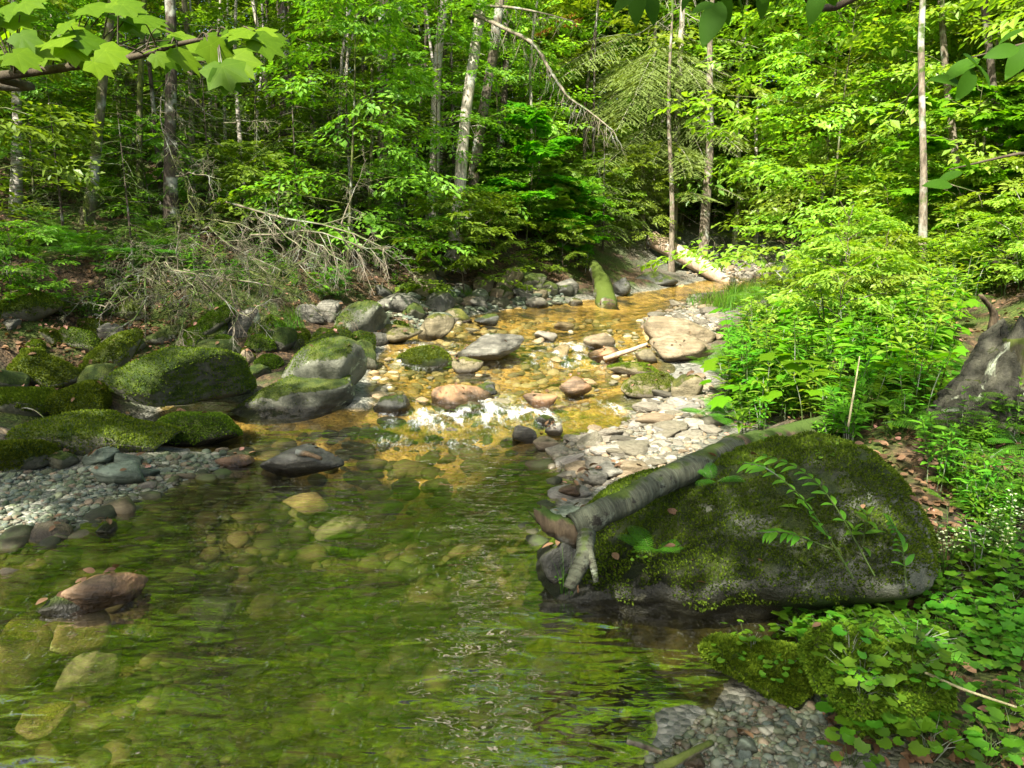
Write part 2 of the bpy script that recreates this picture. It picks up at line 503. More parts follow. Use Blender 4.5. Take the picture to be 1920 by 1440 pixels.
def ground_mat():
    g = NT('forest_ground_mat')
    pos = g.n('NewGeometry').outputs['Position']
    sd = g.n('Attribute', attribute_name='sd').outputs['Fac']
    bar = g.n('Attribute', attribute_name='gravel').outputs['Fac']
    vo = g.n('TexVoronoi', {'Vector': pos, 'Scale': 21.0, 'Randomness': 1.0})
    n1 = g.noise(pos, 2.2, 6); n2 = g.noise(pos, 40, 5, .65)
    bw = g.n('SeparateXYZ', {0: vo.outputs['Color']}).outputs[0]
    litter = g.mix(g.ramp(bw, .0, 1.0, False), (.025, .017, .009), (.12, .075, .038))
    litter = g.mix(g.ramp(n1, .45, .62), litter, (.03, .022, .014))
    litter = g.mix(g.ramp(n2, .55, .7), litter, (.02, .014, .008))
    litter = g.mix(g.ramp(g.noise(pos, 1.1, 6, .65), .46, .58), litter, g.mix(g.ramp(n2, .35, .65), (.025, .045, .006), (.07, .095, .014)))
    v2 = g.n('TexVoronoi', {'Vector': pos, 'Scale': 34.0}); v3 = g.n('TexVoronoi', {'Vector': pos, 'Scale': 11.0})
    pc = g.n('SeparateXYZ', {0: v2.outputs['Color']}).outputs[0]
    grav = g.mix(pc, (.07, .075, .055), (.24, .235, .19))
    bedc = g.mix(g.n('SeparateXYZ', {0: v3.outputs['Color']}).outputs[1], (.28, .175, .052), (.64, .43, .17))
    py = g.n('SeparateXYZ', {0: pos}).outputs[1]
    bedc = g.mix(g.math('SUBTRACT', 1.0, g.math('MULTIPLY', g.ramp(py, 4.6, 6.6), g.ramp(g.noise(pos, 1.6, 6, .6), .35, .55))), bedc, g.mix(g.n('SeparateXYZ', {0: v3.outputs['Color']}).outputs[0], (.020, .021, .006), (.055, .050, .014)))  # dark olive pool, golden run: shade and sun put into the bed colour
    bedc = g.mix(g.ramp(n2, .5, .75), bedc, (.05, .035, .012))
    col = g.mix(bar, litter, grav)
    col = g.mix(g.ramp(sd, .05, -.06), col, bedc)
    h = g.math('ADD', g.math('MULTIPLY', v2.outputs['Distance'], -1.0), g.math('MULTIPLY', n2, .8))
    bp = g.n('Bump', {'Height': h, 'Strength': .8, 'Distance': .03})
    return g.done(g.n('BsdfPrincipled', {'Base Color': col, 'Roughness': .85, 'Specular IOR Level': .25, 'Normal': bp.outputs[0]}))


def water_mat():
    g = NT('stream_water_mat')
    pos = g.n('NewGeometry').outputs['Position']
    fm = g.n('Attribute', attribute_name='foam').outputs['Fac']
    mp = g.n('Mapping', {'Vector': pos, 'Rotation': (0, 0, math.radians(28)), 'Scale': (1.0, 2.4, 1.0)}).outputs[0]
    nA = g.noise(mp, 4.2, 1, .4, .6); nB = g.noise(mp, 10.5, 1.5, .45, .5)
    turb = g.noise(pos, 26, 6, .65)
    h = g.math('ADD', g.math('MULTIPLY', nA, 1.0), g.math('MULTIPLY', nB, .36))
    h = g.math('ADD', h, g.math('MULTIPLY', turb, g.math('MULTIPLY', fm, 2.2)))
    bp = g.n('Bump', {'Height': h, 'Strength': .40, 'Distance': .028})
    fr = g.n('Fresnel', {'IOR': 1.333, 'Normal': bp.outputs[0]})
    gl = g.n('BsdfGlossy', {'Color': (1, 1, 1), 'Roughness': .03, 'Normal': bp.outputs[0]})
    tint = (.89, .86, .60)
    tr = g.n('BsdfTransparent', {'Color': tint})
    rf = g.n('BsdfRefraction', {'Color': tint, 'Roughness': .0, 'IOR': 1.2, 'Normal': bp.outputs[0]})
    under = g.n('MixShader', {0: .16, 1: tr.outputs[0], 2: rf.outputs[0]})
    body = g.n('MixShader', {0: g.math('MULTIPLY', fr.outputs[0], .34), 1: under.outputs[0], 2: gl.outputs[0]})
    fo = g.n('BsdfPrincipled', {'Base Color': (.62, .64, .62), 'Roughness': .3, 'Normal': bp.outputs[0]})
    fs = g.noise(g.n('Mapping', {'Vector': pos, 'Rotation': (0, 0, math.radians(20)), 'Scale': (2.2, .6, 1)}).outputs[0], 27, 8, .72)
    fmask = g.ramp(g.math('ADD', fs, g.math('MULTIPLY', fm, .40)), .56, 1.04)
    fmask = g.math('MULTIPLY', fmask, .80)
    return g.done(g.n('MixShader', {0: fmask, 1: body.outputs[0], 2: fo.outputs[0]}))


M = {}
M['leaf_sun'] = leaf_mat('leaf_sunlit_green', (.255, .375, .045), (.145, .270, .024), .50, .40, .4)  # sunlit leaves: the sun's yellow paleness is put into the green
M['leaf_beech'] = leaf_mat('leaf_mid_green', (.180, .305, .030), (.090, .190, .016), .50, .42, .35)
M['leaf_deep'] = leaf_mat('leaf_deep_green', (.115, .220, .020), (.055, .130, .010), .46, .45, .3)
M['leaf_shade'] = leaf_mat('leaf_shaded_green', (.045, .125, .008), (.028, .085, .005), .45, .6, .08)  # backlit leaves: their shade is put into a darker green
M['leaf_maple'] = leaf_mat('leaf_maple_green', (.130, .300, .008), (.075, .210, .006), .52, .6, .12)
M['leaf_veined'] = leaf_mat('leaf_veined_maple', (.165, .320, .012), (.050, .150, .006), .52, .55, .15, None, True)
M['leaf_herb'] = leaf_mat('leaf_herb_green', (.120, .270, .014), (.060, .180, .010), .45, .45, .3)
M['leaf_cover'] = leaf_mat('leaf_cover_green', (.125, .285, .014), (.065, .190, .010), .40, .5, .3)
M['leaf_fern'] = leaf_mat('leaf_fern_green', (.100, .240, .016), (.060, .175, .010), .45, .5, .25)
M['grass'] = leaf_mat('grass_blade', (.110, .225, .014), (.060, .155, .010), .42, .45, .3)
M['needle'] = leaf_mat('needle_green', (.065, .110, .014), (.034, .070, .010), .24, .5, .25)
M['needle_pale'] = leaf_mat('needle_pale_green', (.25, .35, .10), (.14, .24, .05), .28, .5, .25)
M['needle_rust'] = leaf_mat('needle_dead_rust', (.30, .095, .03), (.22, .06, .02), .3, .6, .2)
M['litter'] = leaf_mat('leaf_litter_brown', (.21, .125, .062), (.075, .045, .024), .12, .7, .2, (.42, .22, .16))
M['flower'] = leaf_mat('flower_white', (.62, .66, .42), (.48, .58, .28), .3, .5, .2)
M['stem'] = bark_mat('green_stem', (.035, .065, .012), (.065, .10, .02))
M['twig'] = bark_mat('brown_twig', (.045, .035, .022), (.10, .08, .05))
M['twig_dead'] = bark_mat('dead_grey_twig', (.12, .10, .07), (.25, .215, .155), .25)
M['straw'] = bark_mat('dry_stalk', (.30, .27, .13), (.40, .36, .20))
M['bark'] = bark_mat('grey_brown_bark', (.06, .048, .032), (.21, .175, .125), .34)
M['bark_pale'] = bark_mat('pale_grey_bark', (.19, .165, .125), (.50, .45, .36), .16)
M['bark_moss'] = bark_mat('moss_grown_bark', (.05, .045, .025), (.15, .135, .08), .66, mosscol=(.075, .095, .018))
M['bark_dark'] = bark_mat('dark_bark', (.025, .020, .014), (.085, .068, .048), .3)
M['birch'] = bark_mat('birch_bark', (.40, .37, .32), (.17, .145, .115), .12, True)
M['stump_bark'] = rock_mat('weathered_stump_bark', (.015, .014, .008), (.10, .098, .062), .42, .22, ((.04, .06, .006), (.10, .12, .015)), strata=.0)
M['birch_log'] = bark_mat('old_birch_log_bark', (.27, .28, .20), (.075, .075, .048), .12, True, 1.3, (.055, .075, .016))
M['wood_rot'] = bark_mat('rotten_wood', (.035, .026, .016), (.12, .090, .052), .2)
M['wood_tan'] = bark_mat('bare_tan_wood', (.27, .19, .12), (.50, .38, .27))
M['wood_cut'] = bark_mat('broken_wood_end', (.10, .065, .035), (.26, .18, .10))
M['rock_moss'] = rock_mat('moss_grown_rock', (.075, .075, .045), (.19, .19, .125), .84, .22)
M['rock_full'] = rock_mat('fully_mossed_rock', (.06, .06, .04), (.16, .16, .11), 1.0, .0, ((.040, .080, .005), (.115, .165, .016)), fuzz=1.6)
M['rock_lichen'] = rock_mat('lichen_grey_rock', (.042, .046, .030), (.185, .19, .135), .56, .56)
M['rock_grey'] = rock_mat('grey_rock', (.09, .085, .065), (.24, .23, .18), .26, .18, strata=.6)
M['rock_pale'] = rock_mat('pale_washed_rock', (.19, .17, .125), (.36, .33, .26), .0, .1, strata=.4)
M['rock_tan'] = rock_mat('tan_rock', (.15, .115, .062), (.30, .24, .15), .18, .12, strata=.5)
M['rock_yellow'] = rock_mat('yellow_moss_rock', (.13, .11, .058), (.27, .23, .135), .56, .1, ((.075, .090, .010), (.20, .20, .03)), strata=.4)
M['rock_brown'] = rock_mat('wet_brown_rock', (.085, .055, .030), (.26, .17, .095), .10, .05, warm=(.34, .19, .09), strata=.7, rough=.5)
M['rock_dark'] = rock_mat('dark_wet_rock', (.025, .026, .020), (.085, .085, .062), .45, .0, rough=.45)
M['rock_green'] = rock_mat('green_slate_rock', (.085, .11, .075), (.21, .25, .18), .22, .08, strata=.7)
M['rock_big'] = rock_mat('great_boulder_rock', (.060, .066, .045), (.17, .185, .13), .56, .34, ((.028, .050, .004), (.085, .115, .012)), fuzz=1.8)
def ring_bark(name):
    g = NT(name); al = g.n('Attribute', attribute_name='along').outputs['Fac']; v = g.vec()
    cb = g.n('CombineXYZ', {0: g.math('MULTIPLY', al, 85.0), 1: 0.0, 2: 0.0}); mx = g.n('VectorMath', {0: cb.outputs[0], 1: g.n('VectorMath', {0: v, 'Scale': 7.0}, operation='SCALE').outputs[0]}, operation='ADD')
    n1 = g.noise(mx.outputs[0], 1.0, 7, .65); n2 = g.noise(v, 7, 6, .6); n3 = g.noise(v, 30, 5, .65)
    nz = g.n('SeparateXYZ', {0: g.n('NewGeometry').outputs['Normal']}).outputs[2]
    col = g.mix(g.ramp(n1, .30, .72), (.050, .052, .032), (.115, .125, .080))
    col = g.mix(g.ramp(n2, .52, .66), col, g.mix(n3, (.16, .19, .13), (.28, .31, .23))); col = g.mix(g.ramp(g.math('ADD', g.math('MULTIPLY', n3, .6), g.math('MULTIPLY', n2, .5)), .56, .66), col, (.022, .020, .014))
    col = g.mix(g.ramp(g.math('ADD', g.math('MULTIPLY', nz, .22), n2), .66, .78), col, (.055, .080, .012))
    bp = g.n('Bump', {'Height': g.math('ADD', n1, g.math('MULTIPLY', n3, .5)), 'Strength': .9, 'Distance': .018})
    return g.done(g.n('BsdfPrincipled', {'Base Color': col, 'Roughness': .8, 'Specular IOR Level': .25, 'Normal': bp.outputs[0]}))


M['log_moss'] = bark_mat('mossy_log_bark', (.03, .024, .014), (.085, .065, .038), .55, mosscol=(.055, .078, .010))
M['ring_bark'] = ring_bark('ringed_birch_bark')
M['moss_dark'] = leaf_mat('moss_dark_green', (.095, .140, .010), (.030, .056, .004), .25, .65, .1)
M['moss'] = leaf_mat('moss_tuft_green', (.135, .190, .012), (.050, .092, .006), .28, .65, .1)
M['peb_sun'] = pebble_mat('sunny_gravel', [(.24, .215, .16), (.15, .135, .10), (.33, .30, .24), (.19, .17, .115), (.11, .10, .07), (.25, .19, .115), (.21, .20, .165)])
M['peb_sun_u'] = pebble_mat('sunny_cobbles', [(.24, .215, .16), (.15, .135, .10), (.33, .30, .24), (.19, .17, .115), (.11, .10, .07), (.25, .19, .115), (.21, .20, .165)], 0.0, unit=True)
M['peb_green'] = pebble_mat('green_gravel', [(.14, .165, .105), (.075, .095, .06), (.19, .21, .145), (.11, .125, .07), (.27, .265, .20), (.13, .15, .11), (.085, .08, .05), (.17, .13, .085), (.10, .125, .10)], .3)
M['peb_green_u'] = pebble_mat('green_cobbles', [(.14, .165, .105), (.075, .095, .06), (.19, .21, .145), (.11, .125, .07), (.27, .265, .20), (.13, .15, .11), (.085, .08, .05), (.17, .13, .085), (.10, .125, .10)], .3, unit=True)
M['peb_bed'] = pebble_mat('stream_bed_stones', [(.050, .040, .016), (.034, .030, .011), (.026, .028, .010), (.070, .054, .026), (.038, .038, .014), (.022, .026, .009), (.095, .078, .044)], .5)  # pool stones darkened to carry the shade over the pool
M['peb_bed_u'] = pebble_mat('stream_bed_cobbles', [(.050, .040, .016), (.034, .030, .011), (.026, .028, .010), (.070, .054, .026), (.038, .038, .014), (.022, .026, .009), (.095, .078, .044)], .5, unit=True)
_c = [(.36, .26, .13), (.24, .18, .085), (.16, .14, .075), (.40, .31, .18), (.23, .20, .12), (.14, .13, .075), (.44, .38, .28)]  # run stones paler than the pool's, sunlight included in the colour
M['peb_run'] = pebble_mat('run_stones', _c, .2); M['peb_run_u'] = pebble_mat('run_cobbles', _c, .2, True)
M['ground'] = ground_mat()
M['water'] = water_mat()
# ------------------------------------------------------------------ plants
GA = 2.399963


def make_spray(seed, L=1.0, ns=7, nl=6, wide=.62):
    g = np.random.default_rng(seed)
    pos, fwd, nrm, rel, twigs = [], [], [], [], []
    def zsag(x): return .10 * x - .22 * x * x
    twigs.append((np.array([[x * L, 0, zsag(x) * L] for x in np.linspace(0, 1, 6)]), .006))
    segs = []
    for i in range(ns):
        x = .10 + .80 * (i + g.uniform(.1, .9)) / ns; sgn = 1 if i % 2 else -1
        a = sgn * math.radians(g.uniform(35, 62)); l = L * wide * (1 - .55 * x) * g.uniform(.75, 1.1)
        p0 = np.array([x * L, 0, zsag(x) * L]); d = np.array([math.cos(a), math.sin(a), g.uniform(-.12, .16)])
        segs.append((p0, d, l, nl)); twigs.append((np.stack([p0, p0 + d * l * .55 + [0, 0, .01], p0 + d * l + [0, 0, -.10 * l]]), .0035))
    segs.append((np.array([.45 * L, 0, zsag(.45) * L]), np.array([1, 0, -.22]), .55 * L, nl))
    for p0, d, l, n in segs:
        base = math.atan2(d[1], d[0])
        for k in range(n):
            t = (k + .6) / n; s = 1 if k % 2 else -1
            a = base + s * math.radians(g.uniform(28, 65)) * (1 if k < n - 1 else .1)
            pos.append(p0 + d * l * t + [0, 0, -.10 * l * t * t + g.normal(0, .012)])
            fwd.append([math.cos(a), math.sin(a), g.normal(-.22, .22)])
            nrm.append([g.normal(0, .30), g.normal(0, .30), 1])
            rel.append(g.uniform(.65, 1.15))
    return dict(pos=np.array(pos), fwd=np.array(fwd), nrm=np.array(nrm), rel=np.array(rel), twigs=twigs)


SPR = [make_spray(100 + i, ns=6 + i % 3, nl=5 + i % 2) for i in range(6)]


def spray_leaves(T, az, el, roll, sc, leaf, g, keep=None):
    """leaf transforms of many sprays; T (n,3) and per-spray azimuth, elevation, roll, scale"""
    out = []
    which = g.integers(0, len(SPR), len(T))
    for k, S in enumerate(SPR):
        m = which == k
        if not m.any(): continue
        ca, sa, ce, se, cr, sr = np.cos(az[m]), np.sin(az[m]), np.cos(el[m]), np.sin(el[m]), np.cos(roll[m]), np.sin(roll[m])
        f = np.stack([ca * ce, sa * ce, se], -1); s = np.stack([-sa, ca, 0 * sa], -1); n = np.cross(f, s)
        s2 = s * cr[:, None] + n * sr[:, None]; n2 = np.cross(f, s2)
        Mx = np.stack([f, s2, n2], -1)
        P = np.einsum('nij,kj->nki', Mx, S['pos']) * sc[m][:, None, None] + T[m][:, None]
        F = np.einsum('nij,kj->nki', Mx, S['fwd']); N = np.einsum('nij,kj->nki', Mx, S['nrm']); N[..., 2] += .5
        q = np.broadcast_to(S['rel'] * leaf, P.shape[:2])
        out.append((P.reshape(-1, 3), F.reshape(-1, 3), N.reshape(-1, 3), q.reshape(-1)))
    P, F, N, q = [np.concatenate(x) for x in zip(*out)]
    F = F + g.normal(0, .12, F.shape); q = q * g.uniform(.8, 1.2, q.shape)
    if keep is not None:
        k = keep(P); P, F, N, q = P[k], F[k], N[k], q[k]
    return P, F, N, q


def trunk_curve(g, ht, lean=0.0, wob=.05, n=12):
    z = np.linspace(-.25, ht, n)
    x = lean * (z / ht) + wob * ht * .25 * np.sin(z * .9 + g.uniform(0, 6)) * (z / ht)
    y = wob * ht * .25 * np.cos(z * .7 + g.uniform(0, 6)) * (z / ht)
    return np.stack([x, y, z], -1)


def broadleaf(seed, ht, cb, cr, nb, leaf, rt, spb=5, lean=0.0, el=(5, 45), shape='simple', sc=(.55, .95), top=True):
    g = np.random.default_rng(seed)
    tr, cn = MB(), MB()
    C = trunk_curve(g, ht, lean)
    r = rt * (1 - .86 * np.linspace(0, 1, len(C)) ** .9); r[0] *= 1.35
    add_tube(tr, C, r, 7, 0, wob=.08)
    T, A, E, S = [], [], [], []
    for i in range(nb):
        fr = (i + g.uniform(.1, .9)) / nb; z = cb + (ht - cb) * fr * .97
        p0 = np.array([np.interp(z, C[:, 2], C[:, 0]), np.interp(z, C[:, 2], C[:, 1]), z])
        az = i * GA + g.normal(0, .35); e = math.radians(el[0] + (el[1] - el[0]) * fr + g.normal(0, 8))
        ln = cr * (.35 + .65 * (1 - fr) ** .7) * g.uniform(.65, 1.15) * (1 if fr > .12 else .8)
        d = np.array([math.cos(az), math.sin(az)])
        q = np.linspace(0, 1, 5)
        br = np.stack([p0[0] + d[0] * ln * q * math.cos(e), p0[1] + d[1] * ln * q * math.cos(e), p0[2] + ln * (math.sin(e) * q - .16 * q * q)], -1)
        br[1:-1] += g.normal(0, .03 * ln, (3, 3))
        add_tube(tr, br, np.linspace(max(.006, rt * .30 * (1 - .7 * fr)), .004, 5), 4, 0, cap=False)
        for k in range(spb):
            t = .30 + .70 * (k + .5) / spb
            p = np.array([np.interp(t, q, br[:, j]) for j in range(3)])
            T.append(p + g.normal(0, .05, 3)); A.append(az + (0 if k == spb - 1 else (1 if k % 2 else -1) * g.uniform(.4, 1.2))); E.append(g.normal(-.05, .22)); S.append(g.uniform(*sc) * (1 - .25 * fr))
    T, A, E, S = map(np.array, (T, A, E, S))
    put_leaves(cn, *spray_leaves(T, A, E, g.normal(0, .25, len(T)), S, leaf, g), shape=shape)
    return tr, cn


def feather(n, ln, wd, ang=60, core=.006, gap=.5):
    """a flat twig of needles or a fern leaflet row: one slim triangle each side at every step, along +X, length 1"""
    V, F = [], []
    a = math.radians(ang)
    for i in range(n):
        x = (i + .2) / n; w = wd * (1 - .45 * x) * (1 if i else .7)
        for s in (1, -1):
            k = len(V)
            V += [[x, 0, 0], [x + gap * ln / n, 0, 0], [x + w * math.cos(a), s * w * math.sin(a), .10 * wd]]
            F.append([k, k + 1, k + 2] if s > 0 else [k + 1, k, k + 2])
    k = len(V); V += [[0, core, -.002], [0, -core, -.002], [1, 0, -.002]]; F.append([k + 1, k, k + 2])
    return np.array(V, float), np.array(F)


NTW = feather(13, 1.0, .13, 62, .010, .9)
PIN = feather(11, 1.0, .13, 64, .010, .8)


def bough(g, L, dens=1.0, droop=.25, side=.52):
    """needle twigs of one flat conifer bough along +X: positions, forward, length; and its stem"""
    pos, fwd, ln = [], [], []
    q = np.linspace(0, 1, 6); st = np.stack([q * L, 0 * q, -droop * L * q * q], -1)
    n = max(5, int(L / .085 * dens))
    for i in range(n):
        t = .12 + .86 * (i + g.uniform(0, .8)) / n; s = 1 if i % 2 else -1
        p = np.array([t * L, 0, -droop * L * t * t]); l = L * side * (1 - t) ** .7 * g.uniform(.5, 1.25) + .07
        a = s * math.radians(g.uniform(42, 62)); d = np.array([math.cos(a), math.sin(a), -.25])
        m = max(1, int(l / .10))
        for k in range(m):
            u = k / m; pp = p + d * l * u + [0, 0, -.12 * l * u * u]
            pos.append(pp); fwd.append(d + [0, 0, -.2 * u]); ln.append(.13 + .02 * g.random())
            if k and g.random() < .75:
                a2 = a + g.choice([-1, 1]) * math.radians(45); pos.append(pp); fwd.append([math.cos(a2), math.sin(a2), -.3]); ln.append(.11)
    pos.append([L * .93, 0, -droop * L * .9]); fwd.append([1, 0, -.5]); ln.append(.15)
    return np.array(pos), np.array(fwd, float), np.array(ln), st


def put_twigs(mb, P, F, ln, g, m=0, wd=1.0):
    N = np.zeros_like(F); N[:, 2] = 1; N += g.normal(0, .22, N.shape)
    Mx = frames(F, N) * ln[:, None, None]
    Mx[:, :, 1] *= wd
    V, Fc = inst(NTW[0], NTW[1], Mx, P); mb.add(V, Fc, m)


def conifer(seed, ht, cb, cr, nb, rt, dens=1.0, dead=0, droop=.25):
    g = np.random.default_rng(seed); tr, cn = MB(), MB()
    C = trunk_curve(g, ht, 0, .02); add_tube(tr, C, rt * (1 - .9 * np.linspace(0, 1, len(C))), 7, 0, wob=.08)
    for i in range(nb):
        fr = (i + g.uniform(0, 1)) / nb; z = cb + (ht - cb) * fr
        L = cr * (1 - fr) ** .8 * g.uniform(.7, 1.15) + .15; az = i * GA + g.normal(0, .3); e = g.normal(.05, .12)
        P, F, ln, st = bough(g, L, dens, droop)
        Mr = rotz(az) @ np.array([[math.cos(e), 0, -math.sin(e)], [0, 1, 0], [math.sin(e), 0, math.cos(e)]])
        o = np.array([np.interp(z, C[:, 2], C[:, 0]), np.interp(z, C[:, 2], C[:, 1]), z])
        put_twigs(cn, P @ Mr.T + o, F @ Mr.T, ln, g)
        add_tube(tr, st @ Mr.T + o, np.linspace(.012, .003, 6), 3, 0, cap=False)
    for i in range(dead):
        z = g.uniform(.4, cb + .8); az = g.uniform(0, 6.28); L = g.uniform(.4, 1.1) * cr * .7
        twig_tree(tr, np.array([0, 0, z]), np.array([math.cos(az) * L, math.sin(az) * L, g.uniform(-.3, .1) * L]), .010, g, 2, 1)
    return tr, cn


def twig_tree(mb, p0, d, r, g, depth=3, m=0, nside=7, sag=.18):
    """a bare branch with its side twigs, recursively"""
    L = np.linalg.norm(d); q = np.linspace(0, 1, 7)[:, None]
    side = np.cross(d, [0, 0, 1.]); side = side / (np.linalg.norm(side) + 1e-6)
    P = p0 + d * q + side * (g.normal(0, .06) * L * np.sin(q * 3.1)) + np.array([0, 0, -sag * L]) * q * q
    P[1:] += g.normal(0, .018 * L, (6, 3))
    add_tube(mb, P, np.linspace(r, r * .32, 7), 5 if depth > 2 else (4 if depth > 1 else 3), m, cap=False)
    if depth <= 0: return
    n = nside if depth > 1 else max(3, nside - 2)
    for i in range(n):
        t = .15 + .82 * (i + g.uniform(.1, .9)) / n
        p = np.array([np.interp(t, q[:, 0], P[:, j]) for j in range(3)])
        a = g.uniform(0, 6.28); dn = d / L; u = np.cross(dn, side)
        dd = dn * g.uniform(.25, .8) + (side * math.cos(a) + u * math.sin(a)) * g.uniform(.5, 1.0) + np.array([0, 0, -.18])
        dd = dd / np.linalg.norm(dd) * L * g.uniform(.18, .42) * (1.1 - .55 * t)
        twig_tree(mb, p, dd, r * .45, g, depth - 1, m, nside, sag * 1.4)


def fern_mesh(seed, nfr=7, L=.55, name='fern'):
    g = np.random.default_rng(seed); mb = MB()
    for i in range(nfr):
        az = i * 6.283 / nfr + g.normal(0, .25); l = L * g.uniform(.7, 1.15); e0 = g.uniform(.9, 1.25)
        t = np.linspace(0, 1, 26); e = e0 - 1.35 * t
        x = np.cumsum(np.cos(e)) * l / 26; z = np.cumsum(np.sin(e)) * l / 26
        P = np.stack([x * math.cos(az), x * math.sin(az), z], -1)
        add_tube(mb, P[::5], np.linspace(.004, .0015, len(P[::5])), 3, 1, cap=False)
        T = np.gradient(P, axis=0); T /= np.linalg.norm(T, axis=1)[:, None]
        sd = np.array([-math.sin(az), math.cos(az), 0])
        k = np.arange(5, 26); tt = t[k]
        pl = l * .25 * np.sin(np.clip((tt - .12) * 3.5, 0, 3.14)) ** .8 * (1 - .35 * tt) + .012
        for s in (1, -1):
            F = sd * s + T[k] * .45 + np.array([0, 0, -.22])
            N = np.cross(T[k], sd); N[N[:, 2] < 0] *= -1
            V, Fc = inst(PIN[0], PIN[1], frames(F, N) * pl[:, None, None], P[k]); mb.add(V, Fc, 0)
    return mb.mesh(name, [M['leaf_fern'], M['stem']], smooth=False)


def herb_mesh(seed, h=.45, pairs=6, leaf=.085, nst=3, shape='lance', spread=.10, name='herb', mat='leaf_herb', up=.25, whorl=2):
    g = np.random.default_rng(seed); mb = MB()
    pos, fwd, nrm, sz = [], [], [], []
    for s in range(nst):
        a0 = g.uniform(0, 6.28); hh = h * g.uniform(.65, 1.1); b = np.array([math.cos(a0), math.sin(a0), 0]) * spread * g.uniform(.1, 1)
        ln = np.array([math.cos(a0), math.sin(a0), 0]) * g.uniform(.05, .35) * hh
        P = np.stack([b + ln * q * q + [0, 0, hh * q] for q in np.linspace(-.05, 1, 7)])
        add_tube(mb, P, np.linspace(.0045, .002, 7), 4, 1, cap=False)
        for k in range(pairs):
            q = .22 + .78 * (k + .5) / pairs; p = b + ln * q * q + np.array([0, 0, hh * q])
            a = a0 + k * 1.57 + g.normal(0, .2)
            for w in range(whorl):
                aa = a + w * 6.283 / whorl
                pos.append(p); fwd.append([math.cos(aa), math.sin(aa), up + g.normal(0, .2)]); nrm.append([g.normal(0, .2), g.normal(0, .2), 1]); sz.append(leaf * g.uniform(.75, 1.2) * (1.05 - .55 * abs(q - .6)))
        for w in range(4):
            aa = a0 + w * 1.57 + .6
            pos.append(P[-1]); fwd.append([math.cos(aa), math.sin(aa), .7]); nrm.append([-math.cos(aa), -math.sin(aa), 1]); sz.append(leaf * .5)
    put_leaves(mb, np.array(pos), np.array(fwd), np.array(nrm), np.array(sz), shape)
    return mb.mesh(name, [M[mat], M['stem']], smooth=False)


def compound_mesh(seed, h=1.1, nst=4, leaf=.12, name='compound', mat='leaf_sun', npair=3):
    """arching stems that carry feathered leaves of large leaflets"""
    g = np.random.default_rng(seed); mb = MB()
    pos, fwd, nrm, sz = [], [], [], []
    for s in range(nst):
        a0 = s * 6.283 / nst + g.normal(0, .4); hh = h * g.uniform(.6, 1.05); out = hh * g.uniform(.25, .75)
        d = np.array([math.cos(a0), math.sin(a0), 0])
        q = np.linspace(0, 1, 8); P = d * (out * q ** 1.7)[:, None] + np.array([0, 0, 1.]) * (hh * (q - .12 * q ** 3))[:, None]
        add_tube(mb, P, np.linspace(.010, .003, 8), 5, 1, cap=False)
        for k in range(9):
            t = .28 + .72 * (k + .5) / 9; p = np.array([np.interp(t, q, P[:, j]) for j in range(3)])
            az = a0 + (k % 2 * 2 - 1) * g.uniform(.6, 1.6) + (0 if k % 3 else 2.4); l = leaf * g.uniform(2.1, 3.0)
            e = g.uniform(.05, .5); qq = np.linspace(0, 1, 5)
            ra = p + np.stack([math.cos(az) * l * qq, math.sin(az) * l * qq, l * (math.sin(e) * qq - .5 * qq * qq)], -1)
            add_tube(mb, ra, np.linspace(.003, .0012, 5), 3, 1, cap=False)
            for j in range(npair * 2 + 1):
                u = .35 + .65 * (j // 2) / npair; pp = np.array([np.interp(u, qq, ra[:, c]) for c in range(3)])
                sg = 0 if j == npair * 2 else (1 if j % 2 else -1)
                aa = az + sg * math.radians(g.uniform(50, 72))
                pos.append(pp); fwd.append([math.cos(aa), math.sin(aa), g.normal(-.45, .2)]); nrm.append([g.normal(0, .2), g.normal(0, .2), 1]); sz.append(leaf * g.uniform(.75, 1.1))
    put_leaves(mb, np.array(pos), np.array(fwd), np.array(nrm), np.array(sz), 'oval')
    return mb.mesh(name, [M[mat], M['stem']], smooth=False)


